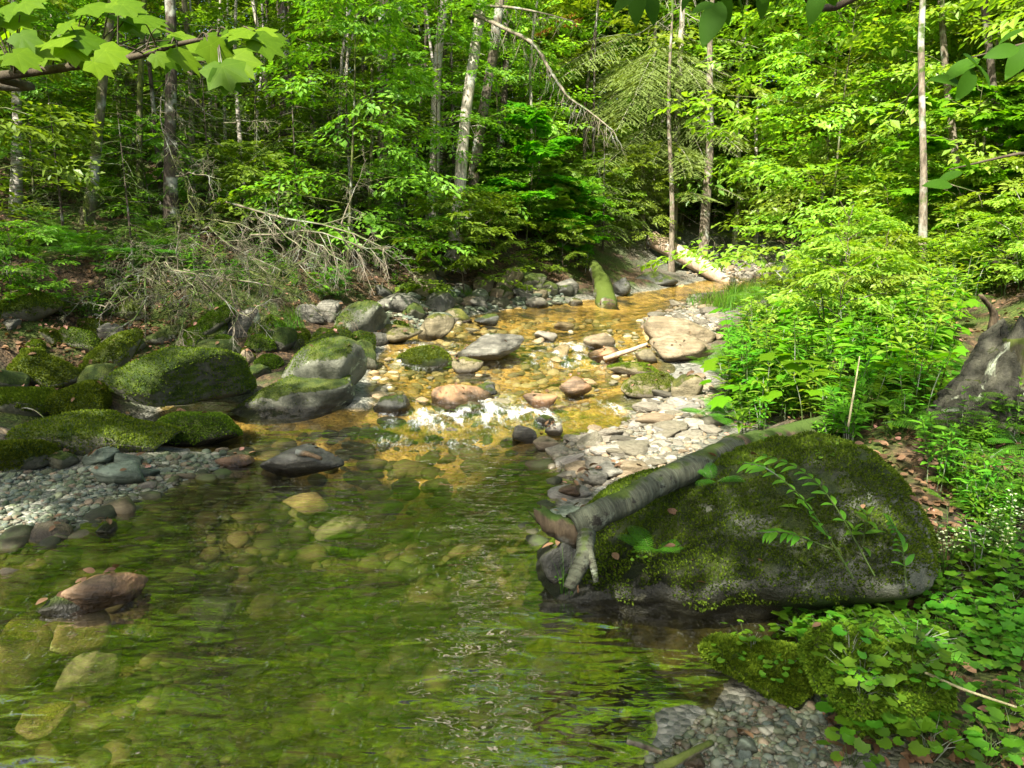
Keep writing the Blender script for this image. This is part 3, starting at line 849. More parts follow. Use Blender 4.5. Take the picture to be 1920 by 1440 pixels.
def rosette_mesh(seed, n=9, leaf=.055, h=.12, spike=0, shape='maple', name='rosette', mat='leaf_cover', rad=.13):
    g = np.random.default_rng(seed); mb = MB()
    a = np.arange(n) * GA + g.normal(0, .3, n); rr = rad * np.sqrt((np.arange(n) + .5) / n) * g.uniform(.7, 1.2, n); hh = h * g.uniform(.55, 1.15, n)
    pos = np.stack([np.cos(a) * rr, np.sin(a) * rr, hh], -1)
    for i in range(n):
        add_tube(mb, np.stack([pos[i] * [.12, .12, 0], pos[i] * [.5, .5, .7], pos[i]]), [.0018, .0014, .001], 3, 1, cap=False)
    fwd = np.stack([np.cos(a), np.sin(a), g.normal(-.15, .18, n)], -1)
    nrm = np.stack([g.normal(0, .22, n), g.normal(0, .22, n), np.ones(n)], -1)
    put_leaves(mb, pos, fwd, nrm, leaf * g.uniform(.7, 1.25, n) * (1.35 if shape == 'maple' else 1.1), shape)
    for s in range(spike):
        aa = g.uniform(0, 6.28); x = np.array([math.cos(aa), math.sin(aa), 0]) * .05; hs = h * g.uniform(2.0, 2.7)
        P = np.stack([x * q + [0, 0, hs * q] for q in np.linspace(0, 1, 5)]); add_tube(mb, P, [.0022, .002, .0018, .0015, .001], 4, 1, cap=False)
        k = 16; t = np.linspace(.62, 1.0, k); az = np.arange(k) * GA
        pp = np.stack([x * q + [0, 0, hs * q] for q in t]) + np.stack([np.cos(az), np.sin(az), 0 * az], -1) * (.014 * (1.25 - t))[:, None] / .5
        put_leaves(mb, pp, np.stack([np.cos(az), np.sin(az), .4 + 0 * az], -1), np.stack([0 * az, 0 * az, 1 + 0 * az], -1), np.full(k, .012), 'round', 2)
    return mb.mesh(name, [M[mat], M['stem'], M['flower']], smooth=True)


def grass_mesh(seed, n=60, h=.30, rad=.12, name='grass_tuft'):
    g = np.random.default_rng(seed); mb = MB()
    a = g.uniform(0, 6.28, n); r = rad * np.sqrt(g.random(n)); hh = h * g.uniform(.5, 1.15, n); ou = g.uniform(.1, .8, n); w = g.uniform(.0022, .0042, n)
    q = np.array([0, .4, .75, 1.0])
    dx, dy = np.cos(a), np.sin(a); V = []
    for k, t in enumerate(q):
        x = np.cos(a * 3.1) * r + dx * hh * ou * t * t; y = np.sin(a * 3.1) * r + dy * hh * ou * t * t; z = hh * (t - .45 * ou * t ** 3)
        ww = w * (1 - t * .95)
        V.append(np.stack([x - dy * ww, y + dx * ww, z], -1)); V.append(np.stack([x + dy * ww, y - dx * ww, z], -1))
    V = np.stack(V, 1).reshape(-1, 3)
    F = np.array([[0, 1, 3, 2], [2, 3, 5, 4], [4, 5, 7, 6]])
    mb.add(V, (F[None] + (np.arange(n) * 8)[:, None, None]).reshape(-1, 4), 0)
    return mb.mesh(name, [M['grass']], smooth=False)


# ------------------------------------------------------------------ rocks
_ico = {}


def ico(n):
    if n not in _ico:
        import bmesh
        b = bmesh.new(); bmesh.ops.create_icosphere(b, subdivisions=n, radius=1.0)
        b.verts.ensure_lookup_table()
        _ico[n] = (np.array([v.co[:] for v in b.verts]), np.array([[v.index for v in f.verts] for f in b.faces])); b.free()
    return _ico[n]


def rock_shape(seed, sub=4, planes=13, p=11, rough=.05, asp=(1, 1, 1), tilt=0.0, yaw=0.0):
    """rounded many-sided stone fitted into the box -1..1"""
    g = np.random.default_rng(seed); V, F = ico(sub)
    n = g.normal(size=(planes, 3)); n /= np.linalg.norm(n, axis=1)[:, None]; d = g.uniform(.70, 1.0, planes)
    q = np.clip(V @ n.T, 0, None) / d
    r = (np.sum(q ** p, 1) + 1e-9) ** (-1.0 / p); r = np.clip(r, .4, 1.5)
    W = V * r[:, None]
    W = W * (1 + rough * fbm(W * 1.7 + seed * 3.1, 5, .55) + rough * .35 * fbm(W * 7 + seed, 3))[:, None]
    W = W * np.array(asp)
    c, s = math.cos(yaw), math.sin(yaw); W = W @ np.array([[c, s, 0], [-s, c, 0], [0, 0, 1]])
    c, s = math.cos(tilt), math.sin(tilt); W = W @ np.array([[c, 0, s], [0, 1, 0], [-s, 0, c]])
    lo, hi = W.min(0), W.max(0)
    return (W - (lo + hi) / 2) / ((hi - lo) / 2), F


def rock(label, x0, y0, x1, y1, mat, seed, zb=None, hs=1.0, D=.8, asp=(1, 1, 1), tilt=0, yaw=0, sub=4, planes=13, p=11, rough=.05, sink=.28, wet=True, prof=None, cat='rock', name='rock', yoff=0.0, group=None, depth=None):
    """a stone whose visible part fills a box of the photograph: stands on water or ground where its foot is seen"""
    uc = (x0 + x1) / 2
    b = g1(uc, y1) if zb is None else plane(uc, y1, zb)
    if depth is not None: b = at(uc, y1, depth)
    dep = topx(b)[2]
    w = (x1 - x0) * dep / FPX; dl = w * D
    dep2 = dep + dl * .35; w *= dep2 / dep
    ang = math.atan2(H - b[2], math.hypot(b[0], b[1]))
    ha = (y1 - y0) * dep2 / FPX
    h = max((ha - .42 * dl * math.sin(ang)) / math.cos(ang), .30 * ha)
    h *= hs; tot = h * (1 + sink)
    V, F = rock_shape(seed, sub, planes, p, rough, asp, math.radians(tilt), math.radians(yaw))
    if prof is not None:
        f = np.interp(V[:, 0], [-1 + 2 * a for a, _ in prof], [c for _, c in prof])
        V[:, 2] = np.where(V[:, 2] > -1, (V[:, 2] + 1) * f - 1, V[:, 2])
    V = V * np.array([w / 2, dl / 2, tot / 2])
    c = np.array([b[0], b[1] + dl * .42 + yoff, b[2] + h - tot / 2])
    a = math.atan2(-c[0], c[1]) * .6
    V = V @ np.array([[math.cos(a), math.sin(a), 0], [-math.sin(a), math.cos(a), 0], [0, 0, 1]])
    wlev = wl(c[1]) if wet else -9
    z = V[:, 2] + c[2] + .012 * fbm(V * 14 + seed, 2)
    wa = 1 - sstep(wlev + .02, wlev + .07, z)
    mb = MB().add(V, F, 0, wa)
    o = mb.build(name, M[mat], None, True, c, 'wet')
    return tag(o, label, cat, group)
# ------------------------------------------------------------------ the setting: ground, water
def polar_grid(ang, rad):
    A, Q = np.meshgrid(ang, rad); X = Q * np.sin(A); Y = Q * np.cos(A)
    nr, na = X.shape
    return X, Y, nr, na


ang = np.concatenate([np.linspace(-np.pi, -1.05, 60, endpoint=False), np.linspace(-1.05, 1.05, 420, endpoint=False), np.linspace(1.05, np.pi, 60, endpoint=False)])
rad = np.concatenate([[.02, .3, .6], np.geomspace(.9, 160, 330)])
X, Y, nr, na = polar_grid(ang, rad)
Z = height(X, Y)
k = np.arange(na); k2 = (k + 1) % na; i = np.arange(nr - 1)[:, None] * na
F = np.stack([i + k, i + k2, i + na + k2, i + na + k], -1).reshape(-1, 4)
sdv, _lf = poly_sd(X, Y)
sdv = sdv + .05 * fbm2(X, Y, 3.0, 3).ravel()
gr = np.zeros(sdv.shape)
for (u, v, sx, sy) in ((190, 920, 1.25, .75), (1180, 800, 1.0, 1.4), (1270, 700, .75, 1.2), (1400, 1390, .55, .45), (1380, 505, 3.2, 2.6), (1300, 590, .9, 1.4), (1110, 900, .5, .5)):
    b = g1(u, v); gr = np.maximum(gr, np.exp(-(((X.ravel() - b[0]) / sx) ** 2 + ((Y.ravel() - b[1]) / sy) ** 2) ** 2))
gr = np.maximum(gr, 1 - sstep(.05, .35, sdv))
mb = MB().add(np.stack([X.ravel(), Y.ravel(), Z.ravel()], -1), F[:, ::-1])
gnd = mb.build('ground', M['ground'])
for nm, arr in (('sd', sdv), ('gravel', gr)):
    a_ = gnd.data.attributes.new(nm, 'FLOAT', 'POINT'); a_.data.foreach_set('value', arr.astype(np.float32))
tag(gnd, kind='structure')

ang = np.linspace(-1.15, 1.15, 460); rad = np.geomspace(.7, 34, 480)
X, Y, nr, na = polar_grid(ang, rad)
sdw, _ = poly_sd(X, Y)
W = wl(Y)
slope = np.abs(wl(Y + .08) - wl(Y - .08)) / .16
churn = sstep(.08, .35, slope)
wob_ = .5 + .9 * fbm2(X * 1.0, Y * 2.2, 3.1, 4, 2.0)
casc = np.clip(np.clip(wob_, 0, 1.25) * (np.exp(-((Y - 6.45) / .42) ** 2) * np.exp(-((X - .05) / .95) ** 2) + np.exp(-((Y - 8.45) / .50) ** 2) * (np.exp(-((X - .75) / .75) ** 2) + .8 * np.exp(-((X + .85) / .5) ** 2)) + .65 * np.exp(-((Y - 5.95) / .45) ** 2 - ((X + .55) / .6) ** 2)), 0, 1)
rdg = 1 - np.abs(fbm2(X * 3.2 + .6 * Y, Y * 1.1, 2.4, 4, 7.0)) * 1.6
foam = np.clip(casc * (.25 + 1.0 * sstep(.35, .9, rdg)), 0, 1)
P2 = np.stack([X.ravel() * .9 + Y.ravel() * .5, Y.ravel() * 2.0 - X.ravel() * .9, 0 * X.ravel()], -1)
rip = fbm(P2 * 2.6, 3).reshape(X.shape) * .0045 + fbm(P2 * 7, 2).reshape(X.shape) * .0016
W = W + rip + (.045 * fbm2(X, Y, 6.0, 4) + .02) * casc
mb = MB()
i = np.arange(nr - 1)[:, None] * na; k = np.arange(na - 1)[None]
F = np.stack([i + k, i + k + 1, i + na + k + 1, i + na + k], -1).reshape(-1, 4)
okv = (sdw < .45); F = F[okv[F].all(1)]
used = np.unique(F); rm = np.full(X.size, -1); rm[used] = np.arange(len(used))
mb.add(np.stack([X.ravel(), Y.ravel(), W.ravel()], -1)[used], rm[F][:, ::-1], 0, foam.ravel()[used])
wat = mb.build('stream_water', M['water'], attr='foam')
tag(wat, kind='structure')

# ------------------------------------------------------------------ rocks, each where the photograph has it
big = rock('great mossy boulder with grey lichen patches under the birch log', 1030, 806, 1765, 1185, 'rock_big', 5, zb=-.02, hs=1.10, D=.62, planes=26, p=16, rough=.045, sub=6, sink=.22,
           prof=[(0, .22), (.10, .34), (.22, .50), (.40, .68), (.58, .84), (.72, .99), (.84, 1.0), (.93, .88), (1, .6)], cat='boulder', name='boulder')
_v = np.empty(len(big.data.vertices) * 3, np.float32); big.data.vertices.foreach_get('co', _v); _v = _v.reshape(-1, 3).astype(float)
_d = _v / (np.linalg.norm(_v, axis=1)[:, None] + 1e-9)
_z = _v[:, 2] + big.location.z
_v = _v + _d * (.022 * fbm(_v * 5 + 2, 4) + .012 * np.abs(fbm(_v * 11 + 7, 4)))[:, None]
_v[:, 1] += .20 * (1 - sstep(.0, .26, _z)) * sstep(-.3, .5, _v[:, 0]) * (_v[:, 1] < 0)     # the foot is undercut
big.data.vertices.foreach_set('co', _v.astype(np.float32).ravel()); big.data.update()
big.data.attributes['wet'].data.foreach_set('value', (1 - sstep(.14, .36, _z + .10 * fbm(_v * 4, 3))).astype(np.float32))  # darkens and smooths the lower part of the boulder, fading upwards
RK = [
    # left bank, foreground row
    ('rounded grey green boulder with lichen crown behind the white patched boulder', 500, 634, 674, 765, 'rock_lichen', 21, dict(D=.9, tilt=18, asp=(1, 1, .8))),
    ('squat boulder with moss top and a white lichen patch at the pool edge', 412, 702, 646, 800, 'rock_lichen', 33, dict(D=.75, zb=0, planes=10, p=14, sub=5)),
    ('low dome of bright green moss at the pool edge beside the dark hollow', 265, 769, 430, 838, 'rock_full', 8, dict(D=.75, zb=0)),
    ('broad flat mossy slab leaning over the dark hollow', 180, 645, 425, 775, 'rock_full', 41, dict(D=1.1, tilt=-6, zb=.22, planes=9, asp=(1, 1, .5), sink=.05, sub=5)),
    ('long narrow moss grown stone tilted down towards the flat slab', 118, 622, 250, 722, 'rock_moss', 43, dict(D=.55, asp=(1, .6, .42), tilt=36)),
    ('rounded moss cushion stone above the dripping ledge at the picture edge', 8, 656, 126, 726, 'rock_moss', 45, dict(D=.8)),
    ('wedge shaped mossy stone with pale flecks under the tilted narrow stone', 128, 682, 222, 752, 'rock_moss', 47, dict(D=.7, tilt=30, asp=(1, 1, .6))),
    ('low green moss stone just behind the long sun striped boulder', 66, 722, 180, 784, 'rock_full', 49, dict(D=.7, tilt=12)),
    ('long moss boulder striped by bars of sunlight beside the gravel', 0, 776, 297, 856, 'rock_moss', 51, dict(D=.45, asp=(1, .5, .4), sub=5, prof=[(0, .85), (.3, 1), (.6, .95), (.75, .72), (1, .55)])),
    ('yellow green moss lump at the picture edge below the striped boulder', -60, 824, 76, 884, 'rock_full', 53, dict(D=.7)),
    ('dark mossy stone sunk in gravel below the striped boulder', 70, 846, 132, 884, 'rock_moss', 54, dict(D=.8)),
    ('slanting mossy slab under the tangle of dead spruce twigs', 326, 574, 432, 650, 'rock_moss', 55, dict(D=.6, asp=(1, .6, .42), tilt=34)),
    ('great moss mound at the picture edge below the ferns', -20, 540, 97, 606, 'rock_full', 57, dict(D=.9)),
    ('small bright moss stone at the picture edge under the moss cushion', -30, 690, 38, 728, 'rock_full', 59, dict(D=.8)),
    ('dim mossy stone at the picture edge above the striped boulder', -40, 728, 90, 776, 'rock_moss', 60, dict(D=.6)),
    ('knobbly moss stone behind the rim of the flat slab', 358, 636, 446, 692, 'rock_moss', 61, dict(D=.8)),
    ('grey slanting slab resting beside the mossy slanting slab', 408, 578, 482, 634, 'rock_grey', 62, dict(D=.6, asp=(1, .7, .5), tilt=30)),
    ('flat moss topped stone behind the rounded grey green boulder', 470, 612, 548, 656, 'rock_full', 63, dict(D=.9)),
    ('small pale brown stone wedged between slab and squat boulder', 443, 655, 474, 684, 'rock_tan', 64, dict(D=.8)),
    ('little moss stone wedged against the squat boulder', 440, 684, 500, 716, 'rock_full', 66, dict(D=.8)),
    ('small dark stone beside the narrow tilted stone', 205, 628, 262, 664, 'rock_moss', 67, dict(D=.8)),
    ('mid sized stone with moss hidden behind the tilted narrow stone', 262, 612, 330, 650, 'rock_moss', 68, dict(D=.8)),
    # left bank, further
    ('pale lichen spotted boulder leaning over the upper pool', 618, 562, 727, 636, 'rock_lichen', 71, dict(D=.8, tilt=20)),
    ('moss draped rock between the pale boulder and the stream', 704, 606, 790, 645, 'rock_yellow', 72, dict(D=.8, zb=.30)),
    ('slab with yellow moss stripes dipping into the stream', 780, 586, 852, 636, 'rock_yellow', 73, dict(D=.6, tilt=28, asp=(1, .8, .6), zb=.30)),
    ('bright yellow moss hump on the bank by the upper pool', 826, 578, 884, 604, 'rock_yellow', 74, dict(D=.8)),
    ('dark flat stone at the waterline of the upper pool', 888, 588, 936, 608, 'rock_dark', 75, dict(D=.8, zb=.34)),
    ('long dim mossy rock below the pale lichen spotted boulder', 634, 636, 706, 690, 'rock_moss', 76, dict(D=.7, tilt=24)),
    ('tall yellow mossed block leaning on the earth bank', 928, 500, 982, 556, 'rock_yellow', 77, dict(D=.7, tilt=32, asp=(1, 1, .75))),
    ('round brown mossy stone beside the leaning yellow block', 884, 514, 927, 550, 'rock_yellow', 78, dict(D=.9)),
    ('pale wedge stone under the leaning yellow block', 918, 540, 964, 571, 'rock_tan', 79, dict(D=.8)),
    ('dark mossy stump like rock high on the earth bank', 806, 480, 846, 516, 'rock_moss', 80, dict(D=.9)),
    ('grey layered slab in the bank above the yellow moss hump', 700, 550, 786, 588, 'rock_grey', 81, dict(D=.6)),
    ('pale flat stones edge by the far shore under the bank', 984, 556, 1030, 578, 'rock_pale', 82, dict(D=.7)),
    ('small moss capped stone at the far shore', 1066, 558, 1094, 574, 'rock_yellow', 83, dict(D=.9)),
    ('dark low rock under the bank near the mossy fallen trunk', 1036, 534, 1078, 556, 'rock_dark', 84, dict(D=.8)),
    ('dark rock behind the mossy fallen trunk', 1150, 520, 1184, 556, 'rock_dark', 85, dict(D=.8)),
    ('flat dark rock at the far bend of the stream', 1194, 508, 1276, 534, 'rock_dark', 86, dict(D=.7)),
    # in the stream
    ('smooth dark moss rock standing in the lower rapid', 680, 738, 771, 790, 'rock_dark', 91, dict(D=.8, zb=.02)),
    ('wet orange brown rock in the middle of the lower rapid', 804, 724, 932, 775, 'rock_brown', 92, dict(D=.7, zb=.06, sub=5)),
    ('small dark cap stone behind the wet orange brown rock', 876, 718, 932, 742, 'rock_dark', 93, dict(D=.8, zb=.14)),
    ('low dark mossy ledge across the side of the upper rapid', 735, 650, 845, 692, 'rock_moss', 94, dict(D=.6, zb=.15)),
    ('jagged grey and white rock splitting the upper rapid', 848, 626, 984, 672, 'rock_grey', 95, dict(D=.6, zb=.24, planes=9, sub=5)),
    ('low yellow moss stone below the jagged rock', 846, 668, 906, 698, 'rock_yellow', 96, dict(D=.8, zb=.16)),
    ('white topped stone in the upper rapid beside the jagged rock', 1002, 620, 1046, 640, 'rock_pale', 97, dict(D=.8, zb=.30)),
    ('brown wet stone under the white splash of the upper rapid', 1096, 624, 1156, 652, 'rock_tan', 98, dict(D=.8, zb=.28)),
    ('brown block holding one end of the bare stick', 1104, 650, 1166, 678, 'rock_brown', 99, dict(D=.8, zb=.2)),
    ('moss tufted stone under the bare stick by the tan slab', 1192, 652, 1234, 684, 'rock_yellow', 100, dict(D=.8, zb=.18)),
    ('dark weedy stone in the middle of the sunlit run', 1050, 706, 1112, 744, 'rock_brown', 101, dict(D=.8, zb=.14)),
    ('water smoothed amber stone at the brink of the lower rapid', 980, 738, 1046, 768, 'rock_brown', 102, dict(D=.7, zb=.08)),
    ('low mossy bank stone reaching into the sunlit run', 1168, 700, 1270, 742, 'rock_yellow', 103, dict(D=.6, zb=.16)),
    ('moss and pebble covered shelf beside the fern', 1262, 700, 1322, 748, 'rock_yellow', 104, dict(D=.8, zb=.18)),
    ('upper tan slab of the stacked pair beside the stream', 1214, 592, 1350, 648, 'rock_tan', 105, dict(D=.8, tilt=-5, asp=(1, .8, .5), zb=.33, planes=9)),
    ('rounded tan boulder under the upper slab beside the stream', 1226, 628, 1348, 680, 'rock_tan', 106, dict(D=.8, zb=.22, sub=5)),
    ('low whitish mossy bar stone below the tan boulder', 1140, 680, 1240, 704, 'rock_yellow', 107, dict(D=.5, zb=.16)),
    ('split grey slate stone at the edge of the gravel bar', 960, 796, 1010, 826, 'rock_grey', 108, dict(D=.6, zb=.02, planes=8)),
    ('dark flat stone behind the split slate stone', 1000, 778, 1042, 800, 'rock_dark', 109, dict(D=.7, zb=.04)),
    ('chalky block between slate stone and gravel', 1022, 792, 1056, 816, 'rock_pale', 110, dict(D=.8, zb=.03, planes=8)),
    ('flat reddish slab in shallow water at the gravel edge', 1000, 822, 1056, 846, 'rock_tan', 111, dict(D=.8, zb=.0)),
    ('long grey slab lying in the gravel above the log', 1096, 868, 1176, 896, 'rock_grey', 112, dict(D=.5, zb=.05)),
    ('pinkish slab beside the long grey slab', 1150, 866, 1222, 890, 'rock_tan', 113, dict(D=.5, zb=.06)),
    ('round purple brown stone at the waterline above the broken log end', 1048, 906, 1098, 938, 'rock_brown', 114, dict(D=.8, zb=.0)),
    ('grey rounded stone in front of the long grey slab', 1090, 880, 1142, 912, 'rock_grey', 115, dict(D=.8, zb=.02)),
    ('flat mossy stone under the broken end of the birch log', 1030, 948, 1118, 988, 'rock_green', 116, dict(D=.7, zb=.0)),
    ('dark wet rock under the forked stub of the birch log', 1013, 1010, 1110, 1108, 'rock_dark', 117, dict(D=.6, zb=-.01, sub=5)),
    # pool
    ('grooved grey brown rock with wavy bands lying in the pool', 480, 836, 636, 893, 'rock_grey', 121, dict(D=.5, zb=-.01, asp=(1, .6, .5), tilt=8, sub=5)),
    ('orange flat rock just above water behind the grooved rock', 398, 850, 472, 878, 'rock_brown', 122, dict(D=.6, zb=-.01)),
    ('large smooth green slate stone on the shaded gravel', 165, 868, 258, 918, 'rock_green', 123, dict(D=.7, zb=.0, tilt=6)),
    ('blue green stone behind the large slate stone', 208, 850, 258, 884, 'rock_green', 124, dict(D=.8, zb=.03, tilt=14)),
    ('angular grey green stone against the striped boulder', 145, 838, 212, 874, 'rock_green', 125, dict(D=.8, zb=.06, planes=8)),
    ('small rounded stone next to the large slate stone', 250, 878, 292, 902, 'rock_green', 126, dict(D=.8, zb=.0)),
    ('pale bean shaped stone in front of the large slate stone', 253, 902, 290, 924, 'rock_pale', 127, dict(D=.8, zb=-.01)),
    ('brown smooth rock with a green rim standing in the shaded pool', 96, 1076, 252, 1146, 'rock_brown', 128, dict(D=.6, zb=-.02, sub=5, asp=(1, .7, .6), tilt=10)),
    ('pale crusty stone beside the brown smooth rock', 70, 1112, 160, 1156, 'rock_lichen', 129, dict(D=.7, zb=-.02)),
    ('dark little stone just above water off the gravel point', 172, 978, 212, 1002, 'rock_moss', 130, dict(D=.8, zb=-.01)),
    ('pink and white slab at the tip of the shaded gravel', 48, 984, 124, 1020, 'rock_tan', 131, dict(D=.7, zb=-.02)),
    ('smooth whitish pebble at the tip of the shaded gravel', 96, 976, 122, 996, 'rock_pale', 132, dict(D=.8, zb=-.01)),
    # under the water, mostly pale stones put in to show the sun flecks
    ('tan stone under the water lit by a sun fleck near the bottom left', 88, 1220, 200, 1268, 'rock_grey', 201, dict(D=.8, zb=-.20, wet=False, sink=1.3)),
    ('pale sunken slab right in front of the brown smooth rock', 85, 1140, 185, 1190, 'rock_tan', 202, dict(D=.8, zb=-.14, wet=False, sink=1.3)),
    ('sandy flat stone under the middle of the pool in a sun fleck', 585, 972, 680, 1002, 'rock_grey', 203, dict(D=.9, zb=-.20, wet=False, sink=1.3)),
    ('orange flat stone under the pool behind the sandy flat stone', 525, 927, 610, 950, 'rock_tan', 204, dict(D=.7, zb=-.12, wet=False, sink=1.3)),
    ('sunken tan stone at the picture edge below the gravel point', -20, 1062, 58, 1108, 'rock_tan', 205, dict(D=.8, zb=-.08, wet=False, sink=1.3)),
    ('yellow stone deep in the near corner of the pool', 15, 1330, 115, 1372, 'rock_yellow', 206, dict(D=.8, zb=-.22, wet=False, sink=1.3)),
    ('dull green stone under water right of the brown smooth rock', 350, 1120, 430, 1165, 'rock_green', 207, dict(D=.9, zb=-.2, wet=False, sink=1.3)),
    ('olive sunken boulder left of the tan sun flecked stone', -40, 1170, 72, 1240, 'rock_yellow', 208, dict(D=.9, zb=-.2, wet=False, sink=1.3)),
    # right foreground
    ('low moss covered stone between the dark cove and the gravel', 1330, 1238, 1562, 1335, 'rock_full', 141, dict(D=.55, zb=-.01, asp=(1, .6, .5), tilt=-12, sub=5, planes=8, p=16, rough=.12, hs=1.2)),
    ('thick cushion of shaggy moss on the stone below the small leaves', 1535, 1258, 1800, 1400, 'rock_full', 142, dict(D=.7, hs=1.5, sub=5, planes=9, p=16, rough=.12)),
    ('bare dark sandstone slab sloping into the pool', 1175, 1372, 1370, 1430, 'rock_dark', 143, dict(D=1.9, planes=22, hs=.5, zb=-.02, asp=(1, 1, .3), sub=5, sink=.6)),
    ('round grey green stone on the gravel at the bottom edge', 1382, 1384, 1424, 1416, 'rock_green', 144, dict(D=.8, zb=.02)),
    ('yellowish stone at the bottom edge beside the mossy stick', 1280, 1420, 1325, 1446, 'rock_tan', 145, dict(D=.8, zb=.0)),
]
for lab, x0, y0, x1, y1, mt, sd_, kw in RK:
    rock(lab, x0, y0, x1, y1, mt, sd_ * 7 + 1, cat='boulder' if (x1 - x0) > 95 else 'stone', name='boulder' if (x1 - x0) > 95 else 'stone', **kw)



def moss_tufts(o, n, size, seed, lo=-.25, nzmin=-.35, below=None, nw=.55):
    """short moss shoots standing on a stone, thick in some places and missing in others"""
    me = o.data; V = np.empty(len(me.vertices) * 3, np.float32); me.vertices.foreach_get('co', V); V = V.reshape(-1, 3).astype(float)
    F = np.empty(len(me.loops), np.int32); me.loops.foreach_get('vertex_index', F); F = F.reshape(-1, 3)
    g = np.random.default_rng(seed); A, B, C_ = V[F[:, 0]], V[F[:, 1]], V[F[:, 2]]; nn = np.cross(B - A, C_ - A); ar = np.linalg.norm(nn, axis=1); nn /= ar[:, None] + 1e-12
    if (nn * (A - V.mean(0))).sum() < 0: nn = -nn
    t = g.choice(len(F), n, p=ar / ar.sum()); r1, r2 = np.sqrt(g.random(n)), g.random(n)
    P = A[t] * (1 - r1)[:, None] + B[t] * (r1 * (1 - r2))[:, None] + C_[t] * (r1 * r2)[:, None]; N = nn[t]
    m = .55 * fbm(P * 4.5 + seed, 4) + .35 * fbm(P * 16 + seed, 2) + nw * N[:, 2]
    z0 = wl(o.location.y) - o.location.z
    k = (m > lo) & (N[:, 2] > nzmin) & (P[:, 2] > z0 + (.05 if below is None else below) + .05 * fbm(P * 6, 2))
    P, N = P[k], N[k]; n = len(P)
    if n < 60: return None
    up = N + g.normal(0, .45, (n, 3)) + [0, 0, .25]
    mb = MB(); put_leaves(mb, P - N * .002, up, np.cross(up, g.normal(0, 1, (n, 3))), size * g.uniform(.5, 1.4, n), 'simple')
    return mb.build('moss', M['moss_dark' if o is big else 'moss'], o, smooth=False)


moss_tufts(big, 120000, .013, 1, lo=-.22, nzmin=-.75, below=.08, nw=.22)
for o in [o for o in COL.objects if o.get('category') in ('boulder', 'stone')]:
    if o.name.startswith('boulder') and o is not big and o.data.materials[0] in (M['rock_full'], M['rock_moss']) and o.location.y < 9.5:
        near = o.location.y < 3.2
        moss_tufts(o, 34000 if near else 14000, .015 if near else .016, int(o.location.x * 100) % 97 + 3, lo=-.55 if o.data.materials[0] == M['rock_full'] else -.28, nzmin=-.7, below=.02)

# ------------------------------------------------------------------ cobbles: single stones on the bars and in the water
PEB = []
for s in range(7):
    V, Fc = rock_shape(900 + s, 3, 11, 9, .05, (1, .8, .6)); PEB.append((V, Fc))
PLOW = []
for s in range(7):
    V, Fc = rock_shape(930 + s, 2, 10, 8, .04, (1, .8, .6)); PLOW.append((V, Fc))


def in_quad(n, poly, g):
    poly = np.array(poly, float); lo, hi = poly.min(0), poly.max(0); out = []
    while len(out) < n:
        p = g.uniform(lo, hi, (n * 3, 2)); c = np.zeros(len(p), bool)
        for e in range(len(poly)):
            a, b = poly[e], poly[(e + 1) % len(poly)]
            if a[1] != b[1]: c ^= ((a[1] > p[:, 1]) != (b[1] > p[:, 1])) & (p[:, 0] < (b[0] - a[0]) * (p[:, 1] - a[1]) / (b[1] - a[1]) + a[0])
        out += list(p[c])
    return np.array(out[:n])


def cobbles(n, poly, pxs, mat, name, label, cat, group, seed, lift=.25, flat=(.35, .6), onwater=False):
    g = np.random.default_rng(seed); P = in_quad(n, poly, g)
    meshes = []
    for V, Fc in PEB:
        meshes.append(MB().add(V, Fc, 0, (V[:, 2] < -.1) * (1.0 if onwater else .0)).mesh(name, M[mat + '_u'], True, 'wet'))
    G = ground(P[:, 0], P[:, 1])
    if onwater:
        W_ = plane(P[:, 0], P[:, 1], 0.2)
        for _ in range(3): W_ = np.stack([plane(a, b, wl(c[1])) for (a, b), c in zip(P, W_)])
        G = W_
    dep = topx(G)[2]
    for i_ in range(n):
        s = pxs[0] * (pxs[1] / pxs[0]) ** (g.random() ** 1.7) * dep[i_] / FPX / 2
        f = g.uniform(*flat)
        o = link(name, meshes[int(g.integers(len(meshes)))])
        o.scale = (s, s * g.uniform(.65, 1.0), s * f)
        o.rotation_euler = (g.normal(0, .14), g.normal(0, .14), g.uniform(0, 6.28))
        o.location = (G[i_, 0], G[i_, 1], G[i_, 2] + s * f * lift)
        tag(o, label, cat, group)


BAR_R = [(1052, 900), (1015, 858), (1090, 812), (1180, 790), (1240, 720), (1330, 700), (1345, 820), (1250, 880), (1060, 935)]
BAR_L = [(0, 868), (130, 880), (300, 852), (432, 846), (430, 872), (300, 922), (195, 955), (110, 1000), (0, 1008)]
BAR_N = [(1200, 1440), (1330, 1335), (1420, 1320), (1545, 1290), (1560, 1440)]
RUN = [(700, 690), (840, 600), (1200, 600), (1205, 680), (1150, 740), (1060, 790), (960, 800), (700, 770)]
FARBAR = [(1200, 600), (1300, 555), (1350, 600), (1345, 640), (1225, 640)]
BEND = [(1270, 500), (1340, 488), (1460, 486), (1450, 520), (1370, 532), (1300, 520)]
cobbles(110, BAR_R, (16, 84), 'peb_sun', 'cobble', 'bleached flat cobble lying on the sunlit gravel bar beyond the birch log', 'cobble', 'cobbles on the sunlit gravel bar', 1, flat=(.18, .40))
cobbles(60, BAR_L, (13, 38), 'peb_green', 'cobble', 'grey green cobble on the shaded gravel under the striped boulder', 'cobble', 'cobbles on the shaded gravel bar', 2)
cobbles(40, RUN, (14, 50), 'peb_run', 'cobble', 'wet golden brown stone breaking the surface of the sunlit run', 'cobble', 'stones breaking the surface of the run', 3, lift=-.2, onwater=True, flat=(.3, .5))
